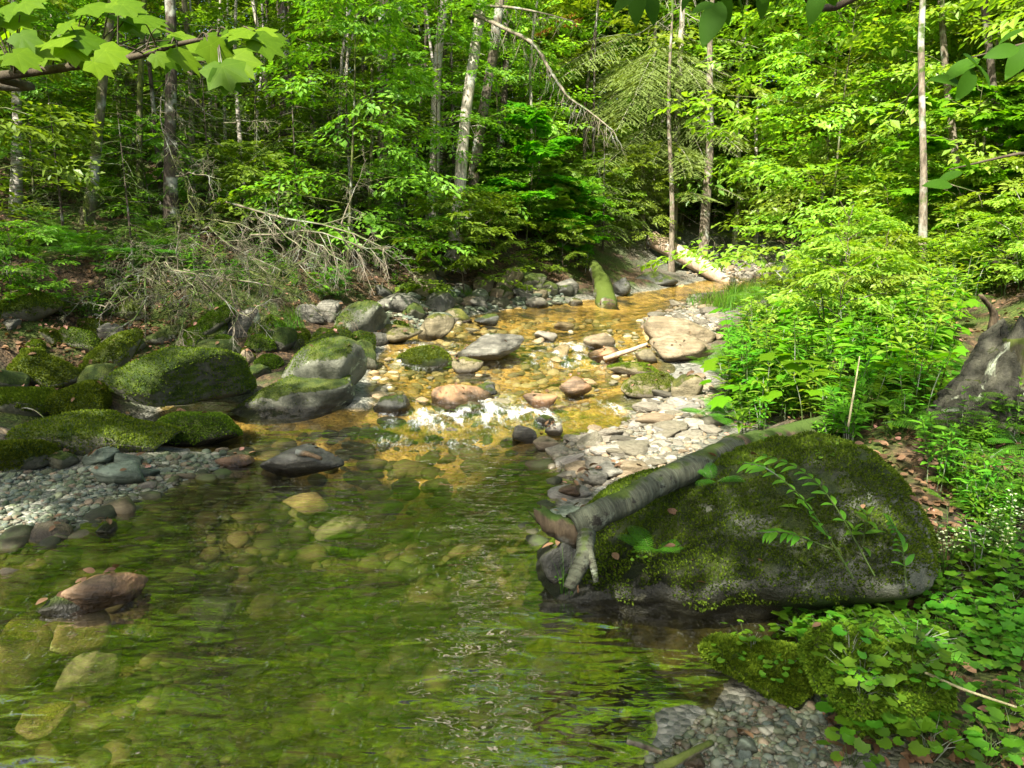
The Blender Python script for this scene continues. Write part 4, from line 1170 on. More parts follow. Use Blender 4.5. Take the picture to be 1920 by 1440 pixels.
cobbles(30, FARBAR, (14, 46), 'peb_sun', 'cobble', 'pale cobble on the shore around the stacked tan slabs', 'cobble', 'cobbles around the tan slabs', 4)
cobbles(25, BEND, (12, 36), 'peb_sun', 'cobble', 'white sunlit cobble on the bar at the far bend', 'cobble', 'cobbles at the far bend', 5)
cobbles(44, BAR_N, (16, 36), 'peb_green', 'cobble', 'grey green cobble on the gravel at the bottom edge', 'cobble', 'cobbles on the near gravel', 6)
BANKL = [(690, 640), (740, 560), (900, 545), (1060, 545), (1060, 570), (860, 596), (740, 640)]
cobbles(20, BANKL, (24, 60), 'peb_green', 'cobble', 'mossy grey stone at the foot of the far earth bank', 'cobble', 'stones under the earth bank', 7)


for o in [o for o in COL.objects if o.name.startswith('boulder') and o.data.materials and o.data.materials[0] in (M['rock_lichen'], M['rock_yellow'], M['rock_green']) and o.location.y < 12]:
    moss_tufts(o, 9000, .013, int(o.location.y * 31) % 50 + 5, lo=.34, nzmin=.15, below=.03)


def jumble(n, poly, pxs, mats, label, group, seed):
    """mossy stones lying close together on a bank"""
    g = np.random.default_rng(seed); P = in_quad(n, poly, g); P = P[np.argsort(P[:, 1])]; k = 0
    for (u, v) in P:
        w_ = pxs[0] * (pxs[1] / pxs[0]) ** (g.random() ** 1.3); h_ = w_ * g.uniform(.5, .75)
        o = rock(label, u - w_ / 2, v - h_, u + w_ / 2, v, mats[int(g.integers(len(mats)))], seed * 100 + k, D=g.uniform(.6, .95), asp=(1, g.uniform(.6, 1), g.uniform(.45, .8)), tilt=g.normal(0, 18), cat='stone', name='stone', group=group); k += 1
        if o.data.materials[0] in (M['rock_full'], M['rock_moss']) and o.location.y < 10: moss_tufts(o, 3500, .015, seed + k, lo=-.35, nzmin=-.6, below=.02)


jumble(30, [(0, 600), (330, 565), (640, 575), (720, 640), (640, 700), (430, 700), (240, 640), (0, 690)], (34, 84), ['rock_full', 'rock_moss', 'rock_moss', 'rock_grey'], 'mossy stone in the jumble between the big boulders of the mossy bank', 'stones in the jumble of the mossy bank', 61)
jumble(26, [(700, 560), (800, 530), (1000, 520), (1080, 552), (960, 574), (860, 594), (740, 630)], (26, 60), ['rock_yellow', 'rock_moss', 'rock_grey', 'rock_dark'], 'half mossed stone in the row at the foot of the earth bank', 'stones in the row under the earth bank', 62)


def gravel(n, poly, pxs, mat, name, seed, dry=False, lift=.2, maxm=.08):
    g = np.random.default_rng(seed); P = in_quad(n, poly, g); G = ground(P[:, 0], P[:, 1]); dep = topx(G)[2]
    s = np.minimum(pxs[0] * (pxs[1] / pxs[0]) ** (g.random(n) ** 1.5) * dep / FPX / 2, maxm); f = g.uniform(.3, .65, n)
    Mx = rotz(g.uniform(0, 6.28, n)); t = g.normal(0, .25, n); c, sn = np.cos(t), np.sin(t); o, z = np.ones(n), np.zeros(n)
    Rx = np.stack([np.stack([o, z, z], -1), np.stack([z, c, -sn], -1), np.stack([z, sn, c], -1)], -2)
    A = Rx @ Mx * np.stack([s, s * g.uniform(.6, 1, n), s * f], -1)[:, None, :]
    T = G + np.stack([z, z, s * f * lift], -1)
    mb = MB(); wh = g.integers(0, len(PLOW), n)
    for k_, (V, Fc) in enumerate(PLOW):
        m = wh == k_; VV, FF = inst(V, Fc, A[m], T[m]); mb.add(VV, FF, 0, 0 * VV[:, 0] if dry else 1 - sstep(wl(VV[:, 1]) + .005, wl(VV[:, 1]) + .03, VV[:, 2]))
    o_ = mb.build(name, M[mat], None, True, attr='wet')
    tag(o_, kind='stuff')


gravel(1200, BAR_R, (6, 26), 'peb_sun', 'sunlit_gravel', 11)
gravel(1500, BAR_N, (3, 9), 'peb_green', 'near_fine_gravel', 19, lift=.3)
gravel(1100, BAR_L, (6, 22), 'peb_green', 'shaded_gravel', 12)
gravel(520, BAR_N, (9, 28), 'peb_green', 'near_gravel', 13, lift=.55)
gravel(700, FARBAR, (6, 16), 'peb_sun', 'shore_gravel', 14)
gravel(900, BEND, (4, 12), 'peb_sun', 'bend_gravel', 15)
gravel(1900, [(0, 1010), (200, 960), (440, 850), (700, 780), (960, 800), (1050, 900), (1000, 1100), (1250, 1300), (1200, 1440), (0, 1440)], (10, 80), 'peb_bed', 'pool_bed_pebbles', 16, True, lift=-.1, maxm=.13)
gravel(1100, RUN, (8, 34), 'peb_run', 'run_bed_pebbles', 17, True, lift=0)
gravel(500, BANKL, (8, 26), 'peb_green', 'bank_foot_gravel', 18)
# ------------------------------------------------------------------ trees
def obj_tree(name, label, cat, group, trunk, crown, barkm, leafm, loc=(0, 0, 0), rz=0.0):
    t = empty(name, loc, label, cat, group, rz)
    trunk.build('trunk', M[barkm], t)
    crown.build('crown', M[leafm], t, smooth=False)
    return t


def sd1(x, y):
    return float(SDR[min(max(int((y - RY0) / RST), 0), SDR.shape[0] - 1), min(max(int((x - RX0) / RST), 0), SDR.shape[1] - 1)])


def spot(x, y): return (x, y, float(hz(x, y)))


# trunks that can be told apart: foot and a higher point in the photograph, width in its pixels
def crown_mesh(seed, n, rad, hgt, leaf, mat, shape='simple', sc=(.7, 1.2)):
    g = np.random.default_rng(seed); z = g.uniform(0, 1, n); a = g.uniform(0, 6.28, n); r = rad * np.sqrt(g.uniform(.02, 1, n)) * (.45 + .55 * np.sin(np.clip(z, 0, 1) * 2.6 + .3))
    T = np.stack([np.cos(a) * r, np.sin(a) * r, z * hgt], -1)
    mb = MB(); put_leaves(mb, *spray_leaves(T, a + g.normal(0, .5, n), g.normal(0, .25, n), g.normal(0, .3, n), g.uniform(*sc, n), leaf, g), shape=shape)
    return mb.mesh('crown', M[mat], smooth=False)


CROWN = [crown_mesh(61, 70, 2.1, 4.2, .15, 'leaf_beech'), crown_mesh(62, 70, 2.3, 4.0, .15, 'leaf_sun'), crown_mesh(63, 60, 1.9, 4.4, .14, 'leaf_deep')]


def named_trunk(label, u0, v0, u1, v1, wpx, barkm, name='tree', cat='tree', ht=11.0, crown=0, cz=7.5, seed=1, bend=.02, depth=None, limbs=0, base=None, roots=0, cs=1.0):
    g = np.random.default_rng(seed)
    b = g1(u0, v0) if depth is None else at(u0, v0, depth)
    if depth is not None: b[2] = hz(b[0], b[1])
    dep = topx(b)[2]
    t = at(u1, v1, dep); d = (t - b); d = d / max(d[2], .2)
    r = wpx / 2 * dep / FPX
    n = 16; z = np.linspace(-.25, ht, n)
    P = b + d * z[:, None] * np.array([1, 1, 1])
    P[:, 2] = b[2] + z
    P[:, 0] += bend * np.sin(z * 1.1 + seed) * np.clip(z, 0, 3); P[:, 1] += bend * np.cos(z * .8 + seed) * np.clip(z, 0, 3)
    P -= b
    tr = MB(); rad = r * (1.12 - .75 * np.clip(z / ht, 0, 1)); rad[0] *= 1.5; rad[1] *= 1.15
    add_tube(tr, P, rad, 10, 0, wob=.06)
    for i in range(limbs):
        zz = g.uniform(.8, 6); p = np.array([np.interp(zz, z, P[:, j]) for j in range(3)]); a = g.uniform(0, 6.28); L = g.uniform(.3, 1.1)
        twig_tree(tr, p, np.array([math.cos(a), math.sin(a), g.uniform(-.5, .3)]) * L, .011, g, 1, 0, 5)
    for i in range(roots):
        a = i * 6.28 / roots + g.normal(0, .3); L = r * g.uniform(2.5, 5)
        Q = np.array([[math.cos(a) * r * .5, math.sin(a) * r * .5, .22], [math.cos(a) * L * .6, math.sin(a) * L * .6, .0], [math.cos(a + .3) * L, math.sin(a + .3) * L, -.35]])
        add_tube(tr, curve(Q, 6), np.linspace(r * .45, r * .12, 6), 5, 0, cap=False)
    T = empty(name, b, label, cat)
    tr.build('trunk', M[barkm], T)
    if crown is not None:
        p = np.array([np.interp(cz, z, P[:, j]) for j in range(3)])
        c = link('crown', CROWN[crown], T, p); c.rotation_euler = (0, 0, g.uniform(0, 6.28)); c.scale = (cs,) * 3
    return T, P, z


NTK = [
    ('white birch trunk at the picture edge with a pale lower stem', 29, 398, 33, 0, 16, 'birch', dict(seed=1, crown=2)),
    ('leaning moss green trunk behind the hanging maple leaves', 163, 420, 216, 30, 17, 'bark_moss', dict(seed=2, crown=2, roots=5)),
    ('thin lichen green stem next to the leaning moss green trunk', 226, 362, 227, 100, 9, 'bark_moss', dict(seed=3, crown=None, ht=6, limbs=5)),
    ('thin crooked stem with orange dead twigs near its foot', 265, 412, 262, 150, 11, 'bark_moss', dict(seed=4, crown=None, ht=7, limbs=7)),
    ('dark rough spruce trunk hung with dead twigs', 322, 432, 310, 0, 21, 'bark_dark', dict(seed=5, crown=2, limbs=26)),
    ('dim thin trunk seen between the dead twigs', 360, 395, 352, 100, 12, 'bark', dict(seed=6, crown=None, ht=8, limbs=8)),
    ('straight brown trunk with a peeling strip of bark', 712, 352, 726, 0, 23, 'bark', dict(depth=14.5, seed=7, crown=0, limbs=4)),
    ('pale flaking trunk beside the pair that leans together', 806, 366, 833, 0, 18, 'bark_pale', dict(depth=14.0, seed=8, crown=1, cz=10.0, limbs=5)),
    ('stout pale trunk leaning out from the earth bank edge', 850, 402, 893, 40, 23, 'bark_pale', dict(depth=13.2, seed=9, crown=None, roots=6, limbs=9)),
    ('brown trunk hidden behind the stout leaning trunk', 876, 384, 925, 60, 20, 'bark', dict(depth=14.4, seed=10, crown=None, limbs=6)),
    ('short white birch stem behind the brown peeling trunk', 745, 352, 736, 180, 13, 'birch', dict(depth=14.8, seed=11, crown=None, ht=5)),
    ('dark trunk high up behind the maple leaves', 528, 330, 532, 0, 22, 'bark_dark', dict(depth=15, seed=12, crown=2, limbs=5)),
    ('slim dark trunk right of the maple leaves', 583, 330, 585, 0, 11, 'bark_dark', dict(depth=15.2, seed=13, crown=None, ht=11, limbs=4)),
    ('thin pale green leaning sapling stem before the brown trunk', 684, 300, 708, 60, 7, 'bark_moss', dict(depth=13.4, seed=14, crown=None, ht=6)),
    ('small white birch stem glowing in the dark wood', 452, 305, 450, 205, 9, 'birch', dict(depth=13.0, seed=15, crown=None, ht=5)),
    ('small dim birch stem beside the glowing birch stem', 422, 300, 424, 220, 7, 'birch', dict(depth=13.4, seed=16, crown=None, ht=5)),
    ('dark spruce trunk in the shade behind the big leaved sapling', 935, 350, 945, 60, 15, 'bark_dark', dict(depth=16, seed=17, crown=None, ht=9, limbs=12)),
    ('tall slender spotted trunk rising from the bright shrubs', 1732, 476, 1737, 0, 12, 'bark', dict(depth=9.0, seed=21, crown=1, limbs=7, bend=.028)),
    ('crooked slender brown spotted trunk behind the tall slender one', 1812, 470, 1775, 110, 13, 'bark', dict(seed=22, crown=1, limbs=3)),
    ('dark leaning stem near the picture edge above the ferns', 1915, 412, 1850, 60, 14, 'bark_dark', dict(depth=9.6, seed=23, crown=0, limbs=4)),
    ('grey spruce trunk above the fallen log with two shadows', 1322, 432, 1334, 100, 18, 'bark', dict(depth=17.5, seed=24, crown=None, ht=7, limbs=12)),
    ('pale trunk high above the sunlit leaves', 1622, 300, 1626, 0, 20, 'birch', dict(seed=25, crown=None, ht=13, depth=27)),
    ('thin brown trunk beside the grey spruce trunk', 1262, 425, 1258, 230, 10, 'bark', dict(depth=17, seed=26, crown=None, ht=6, limbs=6)),
]
TR = {}
for lab, u0, v0, u1, v1, w, bm, kw in NTK:
    TR[lab] = named_trunk(lab, u0, v0, u1, v1, w, bm, name='birch_tree' if 'birch' in lab else ('spruce_tree' if 'spruce' in lab else 'tree'), **kw)

_g = np.random.default_rng(29)
for i_ in range(18):
    u = [400, 480, 505, 560, 610, 640, 668, 770, 786, 830, 990, 1085, 1200, 1225, 100, 195, 1375, 1420][i_] + _g.normal(0, 5); d_ = _g.uniform(13.5, 18) if u < 1180 else _g.uniform(19, 22)
    T_, P_, z_ = named_trunk('slim pale trunk standing among the leaves of the wood', u, 380, u + _g.normal(4, 14), 60, _g.uniform(5.5, 9.5), ['bark_pale', 'birch', 'bark_pale', 'bark'][i_ % 4], seed=60 + i_, crown=None, ht=_g.uniform(7, 10), depth=d_, limbs=4, bend=.035)
    T_['group'] = 'slim pale trunks among the leaves'

# the long dead limb that hangs from the leaning tree over the stream, with its live and rusty boughs
T, P, z = TR['stout pale trunk leaning out from the earth bank edge']
b = np.array(T.location); dep0 = topx(b)[2]
g = np.random.default_rng(77); mb = MB()
pts = curve([at(u, v, d) for u, v, d in ((890, 25, dep0), (940, 50, dep0 - .4), (1000, 82, dep0 - .9), (1030, 130, dep0 - 1.1), (1065, 180, dep0 - 1.3), (1100, 205, dep0 - 1.5), (1150, 245, dep0 - 1.8))], 26) - b
add_tube(mb, pts, np.linspace(.045, .010, 26), 6, 0)
for i_ in range(3, 26):
    for _ in range(3):
        a = g.uniform(0, 6.28); twig_tree(mb, pts[i_], np.array([math.cos(a) * .5, math.sin(a) * .5, -.75]) * g.uniform(.18, .5), .007, g, 1, 0, 5, .3)
mb.build('dead_limb', M['twig_dead'], T)
mb = MB(); pts2 = curve([at(u, v, d) for u, v, d in ((905, 10, dep0), (960, 14, dep0 - .5), (1020, 25, dep0 - 1), (1075, 40, dep0 - 1.4))], 12) - b
add_tube(mb, pts2, np.linspace(.03, .008, 12), 5, 0)
for i_ in range(2, 12):
    for _ in range(2):
        a = g.uniform(0, 6.28); twig_tree(mb, pts2[i_], np.array([math.cos(a) * .6, math.sin(a) * .6, -.5]) * g.uniform(.2, .5), .006, g, 1, 0, 5, .3)
mb.build('upper_dead_limb', M['twig_dead'], T)


def boughs(mb, tb, rows, g, b, mat=0):
    """flat needle boughs between two picture points at given depths, built round the point b"""
    for (u0, v0, d0, u1, v1, d1) in rows:
        p0, p1 = at(u0, v0, d0), at(u1, v1, d1); d = p1 - p0; L = np.linalg.norm(d)
        Pq, Fq, ln, st = bough(g, L, 1.5, .16, g.uniform(.22, .42))
        f = d / L; s = np.cross([0, 0, 1.], f); s /= np.linalg.norm(s); Mx = np.stack([f, s, np.cross(f, s)], -1)
        put_twigs(mb, Pq @ Mx.T + p0 - b, Fq @ Mx.T, ln * 1.15, g, wd=1.4)
        add_tube(tb, st @ Mx.T + p0 - b, np.linspace(.014, .004, 6), 4, 0, cap=False)


# spruce with pale sunlit boughs reaching over the stream
b = at(1262, 432, 19.5); b[2] = hz(b[0], b[1]); d0 = topx(b)[2]
t = empty('spruce_tree', b, 'spruce with pale sunlit boughs spreading over the stream behind the dead limb', 'tree')
g = np.random.default_rng(78); mb, tb = MB(), MB()
add_tube(tb, trunk_curve(g, 12, 0, .01), .11 * (1 - .9 * np.linspace(0, 1, 12)), 8)
rows = []
for i_ in range(46):
    v = g.uniform(20, 380); sg = g.choice([-1, 1], p=[.6, .4]); w_ = g.uniform(40, 190) * g.uniform(.5, 1)
    rows.append((1258 + sg * w_ * g.uniform(0, .35), v, d0 + g.uniform(-.8, .3), 1258 + sg * w_, v + g.normal(8, 26), d0 - g.uniform(-.8, 3.6)))
rows += [(1200, 62, d0 - 1, 1020, 95, d0 - 3.0), (1180, 85, d0 - 1.5, 1010, 122, d0 - 3.6), (1200, 66, d0 - 1, 1070, 52, d0 - 2.6), (1260, 100, d0, 1150, 165, d0 - 4.2), (1210, 112, d0, 1120, 120, d0 - 3.2), (1250, 80, d0, 1190, 95, d0 - 4.4), (1270, 210, d0, 1400, 235, d0 - 3), (1230, 250, d0, 1130, 262, d0 - 3)]
boughs(mb, tb, rows, g, b)
for i_ in range(26):
    zz = g.uniform(.6, 6); a = g.uniform(0, 6.28); twig_tree(tb, np.array([0, 0, zz]), np.array([math.cos(a), math.sin(a), -.35]) * g.uniform(.5, 1.5), .010, g, 2, 0, 5)
tb.build('trunk', M['bark_pale'], t); mb.build('crown', M['needle_pale'], t, smooth=False)
mb, tb = MB(), MB(); boughs(mb, tb, [(1110, 30, d0 - 2.2, 1000, 42, d0 - 2.8), (1090, 22, d0 - 2.2, 1022, 30, d0 - 2.7)], g, b)
mb.build('rusty_bough', M['needle_rust'], t, smooth=False)

# copies: young trees, conifers and forest trees
PROTO = {}


def proto(key, *a):
    """tree meshes made once and shared by every copy"""
    PROTO[key] = (a[0].mesh('trunk', [M[k] for k in a[2]]), a[1].mesh('crown', [M[a[3]]], smooth=False))


for s in range(4):
    proto(('beech', s), *broadleaf(200 + s, 4.6, .35, 1.75, 26, .115, .030, 5, lean=.3), ['bark_moss'], ['leaf_sun', 'leaf_beech', 'leaf_sun', 'leaf_beech'][s])
for s in range(3):
    proto(('maple', s), *broadleaf(220 + s, 2.6, .45, 1.05, 13, .125, .016, 4, lean=.25, shape='maple', sc=(.35, .6)), ['bark_moss'], ['leaf_sun', 'leaf_maple', 'leaf_beech'][s])
for s in range(3):
    proto(('tall', s), *broadleaf(240 + s, 13.0, 2.6, 3.0, 46, .17, .13, 6, lean=.5, sc=(.8, 1.35)), ['bark'], ['leaf_sun', 'leaf_beech', 'leaf_deep'][s])
for s in range(3):
    proto(('hemlock', s), *conifer(260 + s, [5.0, 8.0, 3.2][s], [.5, 1.2, .3][s], [1.7, 2.2, 1.3][s], [46, 62, 34][s], [.05, .10, .035][s], 1.0, [6, 10, 3][s]), ['bark_dark'], ['needle', 'needle', 'needle'][s])
for s in range(2):
    proto(('shrub', s), *broadleaf(280 + s, 1.25, .10, .85, 13, .095, .010, 4, lean=.15, sc=(.32, .55), el=(15, 60)), ['twig'], ['leaf_beech', 'leaf_sun'][s])


def plant(key, x, y, sc, rz, label, cat, group, name, dz=0.0):
    t = empty(name, (x, y, float(hz(x, y)) + dz), label, cat, group, rz); t.scale = (sc,) * 3
    a, c = PROTO[key]
    link('trunk', a, t); link('crown', c, t)
    return t


used = []


def free(x, y, dist):
    for a, b_, d in used:
        if (a - x) ** 2 + (b_ - y) ** 2 < (dist + d) ** 2 / 4: return False
    return True


# windows kept open so that what the photograph shows behind stays in sight: u range, v range, nearest free depth
RES = [(100, 740, 380, 620, 10.5), (1000, 1240, 0, 300, 27), (1185, 1480, 440, 545, 24)] + [(min(u0, u1) - 8, max(u0, u1) + 8, 0, v0 - 30, topx(np.array(TR[_l][0].location))[2]) for _l, u0, v0, u1, v1, w, bm, kw in NTK if w >= 9 and u0 < 1900] + [(u - 5, u + 5, 40, 330, 13.5) for u in (400, 505, 610, 770, 830)]


def blocks(x, y, hgt, rad):
    z = float(hz(x, y)); u, v1, dep = topx((x, y, z)); _, v0, _ = topx((x, y, z + hgt)); ru = rad / dep * FPX
    for a, b_, c, d, far in RES:
        if dep < far and u + ru > a and u - ru < b_ and v1 > c and v0 < d: return True
    return False


def scatter(n, dmin, dmax, amin, amax, sep, keys, scr, label, cat, group, name, seed, sdmin=.8, ok=None):
    g = np.random.default_rng(seed); c = 0; tries = 0
    while c < n and tries < 6000:
        tries += 1
        d = dmin * (dmax / dmin) ** g.random(); a = math.radians(g.uniform(amin, amax)); x, y = d * math.sin(a), d * math.cos(a)
        if sd1(x, y) < sdmin or not free(x, y, sep): continue
        if ok and not ok(x, y): continue
        if d < 25 and blocks(x, y, 1.0 if 'shrub' in name else 4.0, .3 if 'shrub' in name else .28): continue
        used.append((x, y, sep)); c += 1
        plant(keys[int(g.integers(len(keys)))], x, y, g.uniform(*scr), g.uniform(0, 6.28), label, cat, group, name)
    return c


def left(x, y): return x < .045 * y * y / 10 - .3 + .03 * y


def rightside(x, y): return not left(x, y)


B0, B1, B2, B3 = [('beech', i_) for i_ in range(4)]
scatter(14, 27, 33, -34, 36, 3.0, [('tall', 0), ('tall', 1)], (1.9, 2.3), 'great canopy tree standing in the middle of the wood', 'tree', 'great canopy trees', 'forest_tree', 8, 2.0)
scatter(30, 10.0, 17, -36, 1, 1.1, [B1, B3, ('hemlock', 0), ('hemlock', 2)], (.6, 1.05), 'young leafy tree in the shade of the wood beyond the mossy bank', 'tree', 'young trees in the shaded wood', 'young_tree', 1, 1.2)
scatter(40, 15, 25, -37, 3, 1.4, [B0, B1, B2, B3, ('hemlock', 0), ('hemlock', 1)], (.9, 1.5), 'leafy tree in the deeper shaded wood behind the earth bank', 'tree', 'trees in the deeper shaded wood', 'forest_tree', 2, 1.5)
scatter(40, 12.5, 21, 9, 39, 1.1, [B0, B2, B0, B2, B1], (.8, 1.5), 'bright young beech in the sun beyond the fern bank', 'tree', 'bright young beeches', 'beech_tree', 3, 1.8, ok=lambda x, y: True)
scatter(52, 19, 32, -6, 39, 1.5, [B0, B2, B0, B1], (1.3, 2.3), 'sunlit leafy beech in the wood beyond the bend', 'tree', 'sunlit beeches beyond the bend', 'beech_tree', 4, 1.5)
scatter(34, 17, 27, -14, 16, 1.2, [B0, B2, B0, B1], (1.2, 2.0), 'pale green beech glowing in the sun above the bend', 'tree', 'glowing beeches above the bend', 'beech_tree', 9, 1.2)
scatter(26, 24, 40, -38, -2, 2.4, [('tall', 0), ('tall', 1), ('hemlock', 1)], (.9, 1.3), 'tall dim tree far back in the shaded wood', 'tree', 'far trees of the shaded wood', 'forest_tree', 5, 1.5)
scatter(36, 30, 56, -4, 40, 2.6, [('tall', 0), ('tall', 1), ('tall', 0)], (1.1, 1.7), 'tall sunlit tree far back on the bright slope', 'tree', 'far trees of the bright slope', 'forest_tree', 6, 1.5)
scatter(30, 44, 75, -42, 42, 4.5, [('tall', 1), ('tall', 2), ('tall', 0)], (1.3, 1.9), 'tall tree closing the view at the top of the slope', 'tree', 'trees at the top of the slope', 'forest_tree', 7, 1.5)
# ------------------------------------------------------------------ unseen tree crowns shaped to shade pool and banks, gaps cut for sun flecks
HOLES = [(600, 985, .15), (690, 980, .13), (560, 938, .13), (120, 1245, .13), (160, 1225, .12), (20, 1085, .14), (140, 1165, .16), (170, 1085, .10), (30, 1350, .13), (560, 715, .22), (625, 690, .16), (225, 800, .12), (345, 800, .12),
         (550, 860, .22), (70, 1005, .16), (1650, 850, .12), (860, 870, .25), (760, 860, .2), (1800, 930, .22), (700, 1010, .12), (420, 1000, .12), (1850, 880, .2), (380, 700, .12), (60, 660, .12), (1350, 880, .2), (300, 1180, .06), (480, 1120, .06), (560, 1240, .07), (240, 1330, .06), (680, 600, .25), (1220, 990, .10)]
_g = np.random.default_rng(19)
HOLES += [(u, v, _g.uniform(.05, .13)) for u, v in zip(_g.uniform(-20, 760, 34), _g.uniform(520, 860, 34))] + [(u, v, _g.uniform(.03, .08)) for u, v in zip(_g.uniform(0, 1900, 26), _g.uniform(900, 1420, 26))]
HP = np.array([(g1(u, v) if v < 860 or u > 1050 else plane(u, v, -.12)) for u, v, r in HOLES]); HR = np.array([r * 1.6 for *_, r in HOLES])
LITPTS = [at(u, v, 2.05) for u, v in ((60, 60), (170, 60), (280, 70), (370, 95), (450, 90), (500, 75), (120, 95))]


def keep_sunflecks(P):
    gx = P[:, 0] - SUNH[0] * P[:, 2]; gy = P[:, 1] - SUNH[1] * P[:, 2]
    k = np.ones(len(P), bool)
    for (hx, hy, hzz), r in zip(HP, HR):
        dx = gx + SUNH[0] * hzz - hx; dy = gy + SUNH[1] * hzz - hy
        k &= (dx * dx + dy * dy) > r * r
    for q0 in LITPTS:
        w_ = P - q0; k &= np.linalg.norm(w_ - (w_ @ TOSUN)[:, None] * TOSUN, axis=1) > .28
    lit = (gy > 6.0 + .25 * np.sin(gx * 5) - .35 * (gx > .2)) & (gx > -1.15 + .12 * (gy - 6) + .2 * np.sin(gy * 3))
    lit |= (gy > 4.55 + .3 * np.sin(gx * 4)) & (gx > .55) & ~((gx > 2.25 + .2 * np.sin(gy * 5)) & (gy < 6.3))
    return k & ~lit


def shade_tree(label, tx, ty, n, foot, hh, seed, leaf='leaf_beech', rt=.14, name='tree'):
    g = np.random.default_rng(seed)
    x = g.uniform(*tx, n); y = g.uniform(*ty, n); h = g.uniform(*hh, n)
    T = np.stack([x + SUNH[0] * h, y + SUNH[1] * h, h], -1)
    b = np.array([foot[0], foot[1], float(hz(foot[0], foot[1]))])
    tr, cn = MB(), MB()
    top = np.array([T[:, 0].mean() * .5 + b[0] * .5, T[:, 1].mean() * .5 + b[1] * .5, hh[1] + .8])
    P = curve([b - [0, 0, .3], b + [0.05, .03, 2.2], (b * .55 + top * .45) * [1, 1, 0] + [0, 0, 5], top], 16)
    add_tube(tr, P - b, rt * (1 - .8 * np.linspace(0, 1, 16)), 9, wob=.06)
    for i_ in range(0, n, 7):
        e = T[i_]; s = P[int(np.clip(np.searchsorted(P[:, 2], e[2] - 1.2), 5, 14))]
        lm = curve([s, (s + e) / 2 + [0, 0, .35], e], 7)
        if keep_sunflecks(lm).all(): add_tube(tr, lm - b, np.linspace(.035, .008, 7), 4, cap=False)
    Pq, F, N, q = spray_leaves(T, g.uniform(0, 6.28, n), g.normal(0, .15, n), g.normal(0, .2, n), g.uniform(.8, 1.25, n), .13, g, keep_sunflecks)
    put_leaves(cn, Pq - b, F, N, q, 'simple')
    t = empty(name, b, label, 'tree')
    tr.build('trunk', M['bark'], t); cn.build('crown', M[leaf], t, smooth=False)
    return t, b


maple_t, maple_b = shade_tree('maple outside the frame whose low branch of lobed leaves hangs over the pool', (-4.2, -.8), (1.4, 6.4), 210, (-3.9, .5), (5.5, 8.5), 301, name='maple_tree')
shade_tree('unseen leaning tree added to shade the mossy bank boulders', (-7.5, -1.6), (4.8, 9.6), 190, (-7.6, 3.2), (6.0, 9.0), 302)
beech_t, beech_b = shade_tree('beech outside the frame with dark leaves hanging at the top edge', (-1.2, 4.8), (.6, 6.4), 300, (1.75, .55), (5.5, 8.5), 303, name='beech_tree')
shade_tree('unseen tree added to shade the tail of the pool', (-1.6, 1.0), (3.6, 6.3), 110, (-4.6, 1.9), (6.5, 9.0), 304)

for i_, (x, y, lab) in enumerate(((-7.2, 10.5, 'unseen tall maple outside the frame on the mossy bank'), (9.6, 6.6, 'unseen tall maple outside the frame on the fern bank'),                                      (12.5, 12.0, 'unseen tall beech outside the frame behind the spotted trunks'), (-8.6, 8.4, 'tall maple with spreading limbs over the mossy bank outside the frame'), (-13.5, 15.5, 'tall beech outside the frame above the birch trunk'))):
    g = np.random.default_rng(320 + i_); n = 80; tr, cn = MB(), MB()  # unseen trees added so the water reflects leaves instead of open sky
    a = g.uniform(0, 6.28, n); r = 4.2 * np.sqrt(g.random(n)); zz = g.uniform(5.6, 11.5, n)
    cx = -np.sign(x) * (1.2 if x != -8.6 else 3.4)
    T = np.stack([cx + np.cos(a) * r, -1.0 + np.sin(a) * r, zz], -1)
    add_tube(tr, curve([(0, 0, -.3), (.05, 0, 3), (cx * .4, -.3, 7), (cx * .8, -.6, 11)], 14), .16 * (1 - .8 * np.linspace(0, 1, 14)), 9, wob=.06)
    for j_ in range(0, n, 6):
        s = np.array([cx * .3, -.2, max(4.5, zz[j_] - 1.5)]); add_tube(tr, curve([s, (s + T[j_]) / 2 + [0, 0, .3], T[j_]], 6), np.linspace(.05, .01, 6), 4, cap=False)
    put_leaves(cn, *spray_leaves(T, g.uniform(0, 6.28, n), g.normal(0, .2, n), g.normal(0, .3, n), g.uniform(1.0, 1.6, n), .17, g), shape='simple')
    t = empty('maple_tree' if 'maple' in lab else 'tree', spot(x, y), lab, 'tree')
    tr.build('trunk', M['bark'], t); cn.build('crown', M['leaf_sun'], t, smooth=False)

# low maple branch at the upper corner
ML = [(20, 18, 75, -10), (36, 38, 80, 20), (12, 62, 60, 150), (43, 92, 85, -5), (83, 97, 80, 10), (18, 104, 70, 200), (52, 112, 75, 30), (108, 52, 70, 170), (97, 74, 85, 185), (150, 48, 75, 5), (167, 76, 90, 20), (147, 98, 80, 30), (180, 116, 80, 45), (218, 102, 75, 20),
      (187, 12, 85, -10), (225, 30, 90, 5), (267, 46, 80, 20), (290, 36, 75, 0), (318, 56, 75, 10), (292, 86, 75, 175), (333, 76, 80, 10), (370, 92, 75, 30), (325, 112, 70, 60), (357, 115, 80, 50), (388, 64, 70, 180), (418, 82, 70, 30), (410, 102, 75, 60), (440, 58, 80, 185), (473, 66, 80, 10), (508, 84, 90, 25), (424, 142, 95, 70), (455, 122, 85, 50), (500, 60, 60, -5), (150, 20, 60, 190), (60, 5, 70, 0), (250, 12, 70, 0)]
g = np.random.default_rng(41)
ML += [(u + g.normal(0, 24), v + g.normal(0, 14), w * g.uniform(.55, .85), a + g.normal(0, 40)) for u, v, w, a in ML[::2]]
n = len(ML); dpt = 2.05 + g.normal(0, .10, n)
